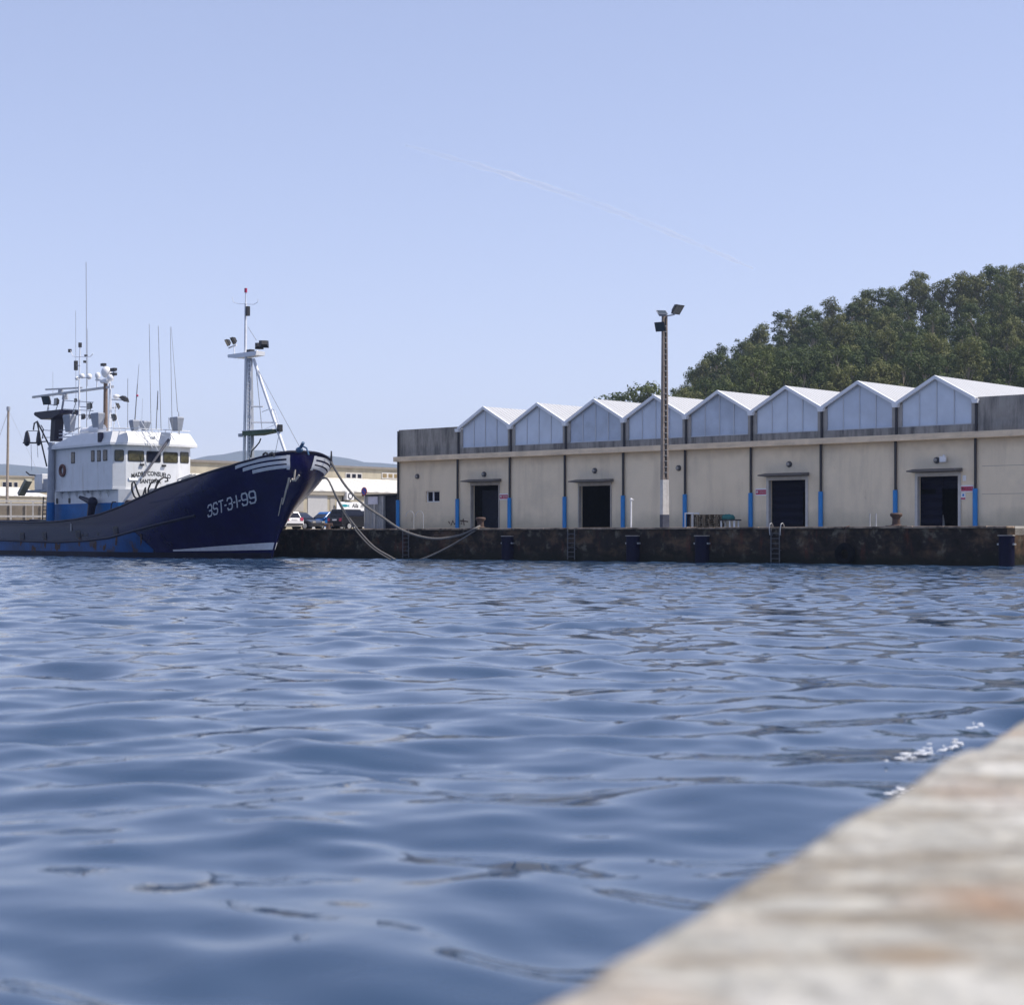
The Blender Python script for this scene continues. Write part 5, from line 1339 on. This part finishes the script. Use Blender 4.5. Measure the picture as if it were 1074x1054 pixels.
# ================================================================== cars
def car(px, D, hdg, paint, label, L=4.2, W=1.76, Ht=1.5, style='hatch', name='parked_car'):
    p = at(px, 556, D)
    t = thing(name, label, 'car', (p.x, p.y, 2.188), R(hdg), None)
    zs, ze = .26, Ht
    belt = Ht * .62
    if style == 'suv': prof = [(-L/2, .45), (-L/2 + .02, .95), (-L/2 + .12, belt), (L*.12, belt), (L*.34, belt - .05), (L/2 - .1, belt - .2), (L/2, .75), (L/2 - .03, .35), (L/2 - .3, zs), (-L/2 + .3, zs)]
    else: prof = [(-L/2, .40), (-L/2 + .02, .8), (-L/2 + .15, belt), (L*.15, belt), (L*.36, belt - .1), (L/2 - .12, belt - .26), (L/2, .6), (L/2 - .03, .32), (L/2 - .3, zs), (-L/2 + .3, zs)]
    b = MB()
    def ring(y, k): return [(x * k, y, z) for x, z in prof]
    b.loft([ring(-W/2 + .06, .97), ring(-W/2, 1), ring(W/2, 1), ring(W/2 - .06, .97)])
    b.build('body', paint, t, smooth=True, bevel=.04)
    r0, r1 = -L/2 + (.22 if style != 'suv' else .12), L * .20
    t0, t1 = -L/2 + (.55 if style != 'suv' else .32), L * .02
    c = MB(); k = .78
    lowr = [(r0, -W/2 + .05), (r1 + .12, -W/2 + .05), (r1 + .12, W/2 - .05), (r0, W/2 - .05)]; top = [(t0, -W/2 * k), (t1, -W/2 * k), (t1, W/2 * k), (t0, W/2 * k)]
    c.loft([[(x, y, belt - .02) for x, y in lowr], [(x, y, Ht) for x, y in top]]); c.build('cabin', paint, t, bevel=.05)
    def pane(nm, A, Bq, Cq, Dq):
        A, Bq, Cq, Dq = map(Vector, (A, Bq, Cq, Dq)); n = (Bq - A).cross(Dq - A).normalized(); ctr = (A + Bq + Cq + Dq) / 4
        g = MB(); f = [ctr + (v - ctr) * .86 for v in (A, Bq, Cq, Dq)]; g.loft([[v + n * .004 for v in f], [v + n * .014 for v in f]]); g.build(nm, M_['window'], t)
    lo = [Vector((x, y, belt + .02)) for x, y in lowr]; tp = [Vector((x, y, Ht - .04)) for x, y in top]
    pane('side_window', lo[0], lo[1], tp[1], tp[0]); pane('windscreen', lo[1], lo[2], tp[2], tp[1]); pane('side_window', lo[2], lo[3], tp[3], tp[2]); pane('rear_window', lo[3], lo[0], tp[0], tp[3])
    for x in (-L * .31, L * .32):
        for s in (-1, 1):
            w = MB(); w.cyl((x, s * (W/2 - .19), .32), (x, s * (W/2 + .015), .32), .325, n=20); wo = w.build('wheel', M_['tyre'], t, smooth=True)
            w = MB(); w.cyl((x, s * (W/2 + .0), .32), (x, s * (W/2 + .025), .32), .21, n=14); w.build('rim', M_['galv'], wo)
    for s in (-1, 1):
        w = MB(); w.box(-L/2 - .012, -L/2 + .06, s * (W/2 - .2) - .13, s * (W/2 - .2) + .13, .72, .98); w.build('tail_lamp', M_['red'], t)
        w = MB(); w.box(L/2 - .12, L/2 + .01, s * (W/2 - .3) - .18, s * (W/2 - .3) + .18, .58, .72); w.build('headlight', M_['lampglass'], t)
        w = MB(); w.box(r1 - .1, r1 + .08, s * (W/2 + .02), s * (W/2 + .16), belt + .0, belt + .13); w.build('mirror', paint, t)
    w = MB(); w.box(-L/2 - .016, -L/2 + .02, -.26, .26, .78, .90); w.build('number_plate', M_['white'], t)
    w = MB(); w.box(-L/2 - .02, -L/2 + .05, -W/2 + .1, W/2 - .1, .34, .5); w.box(L/2 - .05, L/2 + .015, -W/2 + .15, W/2 - .15, .34, .5); w.build('bumper', M_['black'], t)
    return t
cp = lambda n, c, r=.28: mat(n, c, r, .06, 1.0, spec=.6)
car(371, 149, 47.8, cp('car_black', (.006, .007, .011)), 'black off-road car parked rear towards the ship beside the grey shed', 4.4, 1.85, 1.74, 'suv')
car(341, 150, 228, cp('car_blue', (.012, .13, .42)), 'bright blue small car between a dark car and a black one', 3.7, 1.68, 1.55)
car(315, 147, -35, cp('car_dark', (.018, .022, .035)), 'dark grey car with sloping windscreen left of the bright blue car', 4.1, 1.75, 1.46)
car(296, 143.5, 128, cp('car_white', (.70, .70, .72)), 'white car half hidden behind the ship bow', 4.0, 1.72, 1.47)
car(384, 160, 40, cp('car_silver', (.55, .56, .62)), 'silver car behind the black off-road car', 4.6, 1.85, 1.85)
car(331, 167, 48, cp('van_white', (.66, .66, .64)), 'low white van parked behind the bright blue car', 5.0, 1.95, 2.05, 'suv', 'parked_van')
p = at(344.5, 553, 145)
t = thing('mooring_block', 'small dark mooring block on the quay in front of the black car', 'bollard', (p.x, p.y, 2.188))
b = MB(); b.cyl((0, 0, 0), (0, 0, .45), .22, .18, 12); b.build('post', M_['rust'], t, smooth=True)
b = MB(); b.cyl((-.35, 0, .42), (.35, 0, .42), .13, n=12); b.build('crossbar', M_['rust'], t, smooth=True)

# ================================================================== wooded hill
HT = [(560, 0), (640, 4), (690, 12), (740, 22), (800, 28), (850, 31.5), (900, 33), (930, 36), (1000, 39), (1074, 41), (1300, 43)]
def hill_z(x, y):
    px = CX + x / y * F
    e = np.clip((y - 235) / 185, 0, 1); 
    return 2.0 + interp(HT, px) * (y / 415.0) * e
def hill():
    b = MB(); nx, ny = 90, 60
    b.v = [];
    for j in range(ny):
        y = 225 + 330 * j / (ny - 1)
        for i in range(nx):
            x = -5 + 330 * i / (nx - 1)
            z = hill_z(x, y) if y < 430 else hill_z(x, 430) - (y - 430) * .25
            b.v.append((x, y, z + .8 * math.sin(x * .21 + y * .13) * min(1, max(0, z - 3))))
    b.f = [(j * nx + i, j * nx + i + 1, (j + 1) * nx + i + 1, (j + 1) * nx + i) for j in range(ny - 1) for i in range(nx - 1)]
    m = mat('forest_floor', (.035, .042, .018), .95, .4, .15, bump=.6, bscale=1)
    tag(b.build('hillside', m, smooth=True, fixn=False), kind='structure')
hill()

def leaf_mat(name, c):
    m = mat(name, c, .65, .35, .25, spec=.12); nt = m.node_tree; b = nt.nodes['Principled BSDF']; out = nt.nodes['Material Output']
    tr = nt.nodes.new('ShaderNodeBsdfTranslucent'); tr.inputs['Color'].default_value = (c[0] * 1.3, c[1] * 1.5, c[2] * .8, 1)
    mx = nt.nodes.new('ShaderNodeMixShader'); mx.inputs[0].default_value = .14
    nt.links.new(b.outputs[0], mx.inputs[1]); nt.links.new(tr.outputs[0], mx.inputs[2]); nt.links.new(mx.outputs[0], out.inputs['Surface'])
    return m
LEAF = [leaf_mat('eucalyptus_leaves', (.100, .120, .042)), leaf_mat('dark_eucalyptus_leaves', (.066, .088, .032)), leaf_mat('olive_eucalyptus_leaves', (.130, .136, .050))]
BARK = mat('eucalyptus_bark', (.30, .25, .19), .85, .3, 1.5)

def tree_proto(seed, H, W, lowest, leafm, dens=1.0):
    """slender eucalyptus: a bare pale trunk, steep limbs, separate tufts of foliage"""
    r = np.random.default_rng(seed)
    root = thing('eucalyptus_tree', 'slender eucalyptus in the dense wood on the hillside behind the warehouse', 'tree', (0, 0, 0), 0, 'eucalyptus trees of the hillside wood')
    b = MB(); lean = r.normal(0, .025, 2)
    tp = [(lean[0] * z + .25 * math.sin(z * .3 + seed), lean[1] * z + .2 * math.cos(z * .27 + seed), z) for z in np.linspace(-.8, H * .94, 9)]
    b.tube(tp, .24, 6, .05)
    clumps = []
    n = int(16 + 2.6 * W)
    for i in range(n):
        f = lowest + (1 - lowest) * ((i + r.uniform(.1, .9)) / n) ** .9
        z = H * f; rel = (f - lowest) / (1 - lowest)
        rad = W / 2 * (math.sin(math.pi * (.22 + .62 * rel)) ** .6) * r.uniform(.2, 1.1)
        a = i * 2.4 + r.uniform(-.8, .8)
        bx = np.interp(z - 2, [p[2] for p in tp], [p[0] for p in tp]); by = np.interp(z - 2, [p[2] for p in tp], [p[1] for p in tp])
        c = Vector((bx + rad * math.cos(a), by + rad * math.sin(a), z))
        b.tube([(bx, by, z - min(3.0, z * .2)), (bx + rad * .5 * math.cos(a), by + rad * .5 * math.sin(a), z - 1.0), c], .07, 4, .025)
        clumps.append((c, r.uniform(.6, 1.25) * (.78 + W / 18)))
    b.build('trunk', BARK, root)
    V = []; Fc = []; k = 0
    for c, s in clumps:
        m = int(135 * dens * s * s)
        u = r.normal(0, 1, (m, 3)); u[:, 2] = np.where(u[:, 2] < 0, u[:, 2] * .6, u[:, 2]); u /= np.linalg.norm(u, axis=1)[:, None]
        rr = s * r.uniform(.3, 1, m) ** .5 * (1 + .35 * np.sin(u[:, 0] * 5 + seed) * np.cos(u[:, 1] * 4))
        P = np.array(c) + u * rr[:, None] * np.array([1.1, 1.1, .85])
        d1 = r.normal(0, 1, (m, 3)); d1 /= np.linalg.norm(d1, axis=1)[:, None]
        nrm = u + r.normal(0, .35, (m, 3)) + np.array([0, 0, .35]); d2 = np.cross(nrm, d1); d2 /= np.linalg.norm(d2, axis=1)[:, None] + 1e-9
        d1 = np.cross(d2, nrm); d1 /= np.linalg.norm(d1, axis=1)[:, None] + 1e-9
        l = r.uniform(.25, .60, m)[:, None]; w = r.uniform(.14, .30, m)[:, None]
        q_ = np.stack([P - d1 * l * .5, P + d2 * w * .5, P + d1 * l * .5, P - d2 * w * .5], 1).reshape(-1, 3)
        V.append(q_); Fc.append(np.arange(k, k + 4 * m).reshape(-1, 4)); k += 4 * m
    V = np.concatenate(V); Fc = np.concatenate(Fc)
    me = bpy.data.meshes.new('crown'); me.from_pydata(V.tolist(), [], Fc.tolist()); me.materials.append(leafm)
    o = bpy.data.objects.new('crown', me); COL.objects.link(o); o.parent = root
    return root

def forest():
    protos = [tree_proto(1, 21, 5.7, .32, LEAF[0]), tree_proto(2, 24, 5.0, .42, LEAF[1]), tree_proto(3, 20, 6.4, .28, LEAF[1]), tree_proto(4, 24, 5.4, .50, LEAF[0]), tree_proto(5, 19, 6.6, .26, LEAF[2]),
              tree_proto(6, 22, 5.7, .38, LEAF[1]), tree_proto(7, 25, 4.4, .66, LEAF[2], .8), tree_proto(8, 15, 7.5, .22, LEAF[0]), tree_proto(9, 23, 5.2, .45, LEAF[2]), tree_proto(10, 20, 5.2, .32, LEAF[0])]
    pool = (0, 1, 2, 3, 4, 5, 8, 9)
    rr = random.Random(3); used = set()
    spots = []
    for D, sp in ((272, 3.7), (288, 3.6), (304, 3.6), (320, 3.6), (336, 3.6), (352, 3.6), (368, 3.7), (384, 3.7), (400, 3.6), (414, 3.3)):
        x = (700 - CX) / F * D if D > 290 else (770 - CX) / F * D
        while x < (1112 - CX) / F * D:
            spots.append((x + rr.uniform(-1.1, 1.1), D + rr.uniform(-7, 7))); x += sp * rr.uniform(.85, 1.15)
    print('TREES', len(spots))
    while len(spots) > 290: spots.pop(rr.randrange(len(spots) // 2))
    for (x, y) in spots:
        px = CX + x / y * F
        i = rr.choice(pool)
        if y > 396 and px > 780: i = rr.choice((3, 6, 6, 1, 8, 0))
        s = rr.uniform(.92, 1.07) * (1.0 if px > 760 else .74 + .26 * max(0, px - 690) / 70)
        loc = (x, y, hill_z(x, y) - .3)
        if i not in used:
            used.add(i); protos[i].location = loc; protos[i].rotation_euler = (0, 0, rr.uniform(0, 6.28)); protos[i].scale = (s, s, s)
        else:
            copy_thing(protos[i], loc, rr.uniform(0, 6.28), None, (s * rr.uniform(.9, 1.15), s * rr.uniform(.9, 1.15), s))
    # the last trees of the wood, standing apart at its edge
    for i, px, D, ptop, lab, wd_ in ((7, 682, 330, 401, 'rounded tree left of the lamp post at the edge of the wood', .95), (5, 659, 345, 416, 'smallest tree, the last of the wood, low above the white gables', 1.5)):
        p = at(px, 500, D); zt = at(px, ptop, D).z; zg = hill_z(p.x, D) - .3
        s = (zt - zg) / (15.5 if i == 7 else 21.5)
        if i in used: o = copy_thing(protos[i], (p.x, D, zg), 1.0, lab, (s * wd_, s * wd_, s))
        else: o = protos[i]; o.location = (p.x, D, zg); o.rotation_euler = (0, 0, 1.0); o.scale = (s * wd_, s * wd_, s); o['label'] = lab; used.add(i)
        del o['group']
    for i, pr in enumerate(protos):
        if i not in used:
            for ch in list(pr.children): bpy.data.objects.remove(ch)
            bpy.data.objects.remove(pr)
forest()

# ================================================================== far hills
def far_hills():
    from mathutils import noise
    prof = [(-500, 470), (-250, 476), (-80, 484), (0, 488), (40, 490), (75, 494), (110, 496), (150, 494), (195, 487), (225, 480), (250, 476), (275, 475), (300, 476), (330, 478), (348, 478), (365, 481), (385, 485), (420, 486), (470, 493), (560, 505), (700, 512), (900, 515), (1200, 505), (1600, 490)]
    b = MB(); nx, ny = 260, 14
    for j in range(ny):
        v = j / (ny - 1); y = 5200 + 1500 * v; e = math.sin(math.pi * min(1, v * 1.0)) ** .8 if 0 < v < 1 else 0
        for i in range(nx):
            px = -500 + 2100 * i / (nx - 1); x = (px - CX) / F * 5950
            hgt = (HZ - interp(prof, px)) / F * 5950
            z = hgt * e * (1 + .06 * noise.noise(Vector((x * .004, y * .004, 1)))) + noise.noise(Vector((x * .012, y * .01, 3))) * 6 * e
            b.v.append((x, y, 1.0 + z))
    b.f = [(j * nx + i, j * nx + i + 1, (j + 1) * nx + i + 1, (j + 1) * nx + i) for j in range(ny - 1) for i in range(nx - 1)]
    tag(b.build('distant_hills', mat('distant_hill_cover', (.05, .06, .055), .95, .3, .004), smooth=True, fixn=False), kind='structure')
    b = MB(); na, nj = 200, 8        # unseen hills added all round to block the bright horizon
    for j in range(nj):
        v = j / (nj - 1); e = math.sin(math.pi * v) ** .8 if 0 < v < 1 else 0
        for i in range(na):
            az = R(-34 - 278 * i / (na - 1)); rad = 2600 + 1300 * v
            x, y = rad * math.sin(az), rad * math.cos(az)
            hgt = 120 + 70 * noise.noise(Vector((x * .0011, y * .0011, 7))) + 25 * noise.noise(Vector((x * .004, y * .004, 2)))
            b.v.append((x, y, .6 + hgt * e))
    b.f = [(j * na + i, j * na + i + 1, (j + 1) * na + i + 1, (j + 1) * na + i) for j in range(nj - 1) for i in range(na - 1)]
    tag(b.build('screen_hills', bpy.data.materials['distant_hill_cover'], smooth=True, fixn=False), kind='structure')
    g = MB(); g.box(-4000, 4000, 280, 7200, -.5, 1.2)
    tag(g.build('inland_ground', mat('inland_ground_cover', (.10, .11, .06), .95, .3, .01)), kind='structure')
far_hills()

# ================================================================== contrail
def contrail():
    from mathutils import noise
    D = 16000.0; A = at(425, 148, D); B = at(790, 279, D * 1.05); n = 160
    b = MB(); ring = 8; vs = []
    for i in range(n + 1):
        t = i / n; p = A.lerp(B, t) + Vector((0, 0, 90 * math.sin(t * 3.0) - 40))
        r = 40 * (.35 + .65 * math.sin(math.pi * t) ** .6) * (.75 + .5 * noise.noise(Vector((t * 22, 1, 2))))
        for k in range(ring):
            a = 6.283 * k / ring; vs.append(p + Vector((0, math.cos(a) * r, math.sin(a) * r)))
    b.v = vs; b.f = [(i * ring + k, i * ring + (k + 1) % ring, (i + 1) * ring + (k + 1) % ring, (i + 1) * ring + k) for i in range(n) for k in range(ring)]
    m = bpy.data.materials.new('contrail_vapour'); m.use_nodes = True; nt = m.node_tree; out = nt.nodes['Material Output']
    for x in list(nt.nodes):
        if x.type == 'BSDF_PRINCIPLED': nt.nodes.remove(x)
    df = nt.nodes.new('ShaderNodeBsdfDiffuse'); df.inputs['Color'].default_value = (.95, .95, .95, 1)
    tl = nt.nodes.new('ShaderNodeBsdfTranslucent'); tl.inputs['Color'].default_value = (.95, .95, .95, 1)
    m1 = nt.nodes.new('ShaderNodeMixShader'); m1.inputs[0].default_value = .5; nt.links.new(df.outputs[0], m1.inputs[1]); nt.links.new(tl.outputs[0], m1.inputs[2])
    tp = nt.nodes.new('ShaderNodeBsdfTransparent'); m2 = nt.nodes.new('ShaderNodeMixShader')
    tc = nt.nodes.new('ShaderNodeTexCoord'); nz = nt.nodes.new('ShaderNodeTexNoise'); nz.inputs['Scale'].default_value = .0012; nz.inputs['Detail'].default_value = 5
    nt.links.new(tc.outputs['Object'], nz.inputs['Vector'])
    mr = nt.nodes.new('ShaderNodeMapRange'); mr.inputs['From Min'].default_value = .34; mr.inputs['From Max'].default_value = .72; mr.inputs['To Max'].default_value = .22
    nt.links.new(nz.outputs['Fac'], mr.inputs['Value']); nt.links.new(mr.outputs[0], m2.inputs[0])
    nt.links.new(tp.outputs[0], m2.inputs[1]); nt.links.new(m1.outputs[0], m2.inputs[2]); nt.links.new(m2.outputs[0], out.inputs['Surface'])
    o = b.build('contrail', m, smooth=True, fixn=False); tag(o, 'faint white contrail slanting down across the sky', 'contrail', kind='stuff')
contrail()

# ================================================================== air
HAZE = True
if HAZE:
    b = MB(); b.box(-4600, 4600, -4600, 7400, -4.5, 460)
    m = bpy.data.materials.new('sea_air'); m.use_nodes = True; nt = m.node_tree
    for x in list(nt.nodes):
        if x.type == 'BSDF_PRINCIPLED': nt.nodes.remove(x)
    v = nt.nodes.new('ShaderNodeVolumePrincipled'); v.inputs['Density'].default_value = 1.2e-4; v.inputs['Color'].default_value = (.66, .78, 1.0, 1); v.inputs['Anisotropy'].default_value = .2
    nt.links.new(v.outputs[0], nt.nodes['Material Output'].inputs['Volume'])
    tag(b.build('haze', m), kind='stuff')
SC.cycles.volume_bounces = 1
SC.cycles.max_bounces = 8
SC.cycles.use_denoising = True
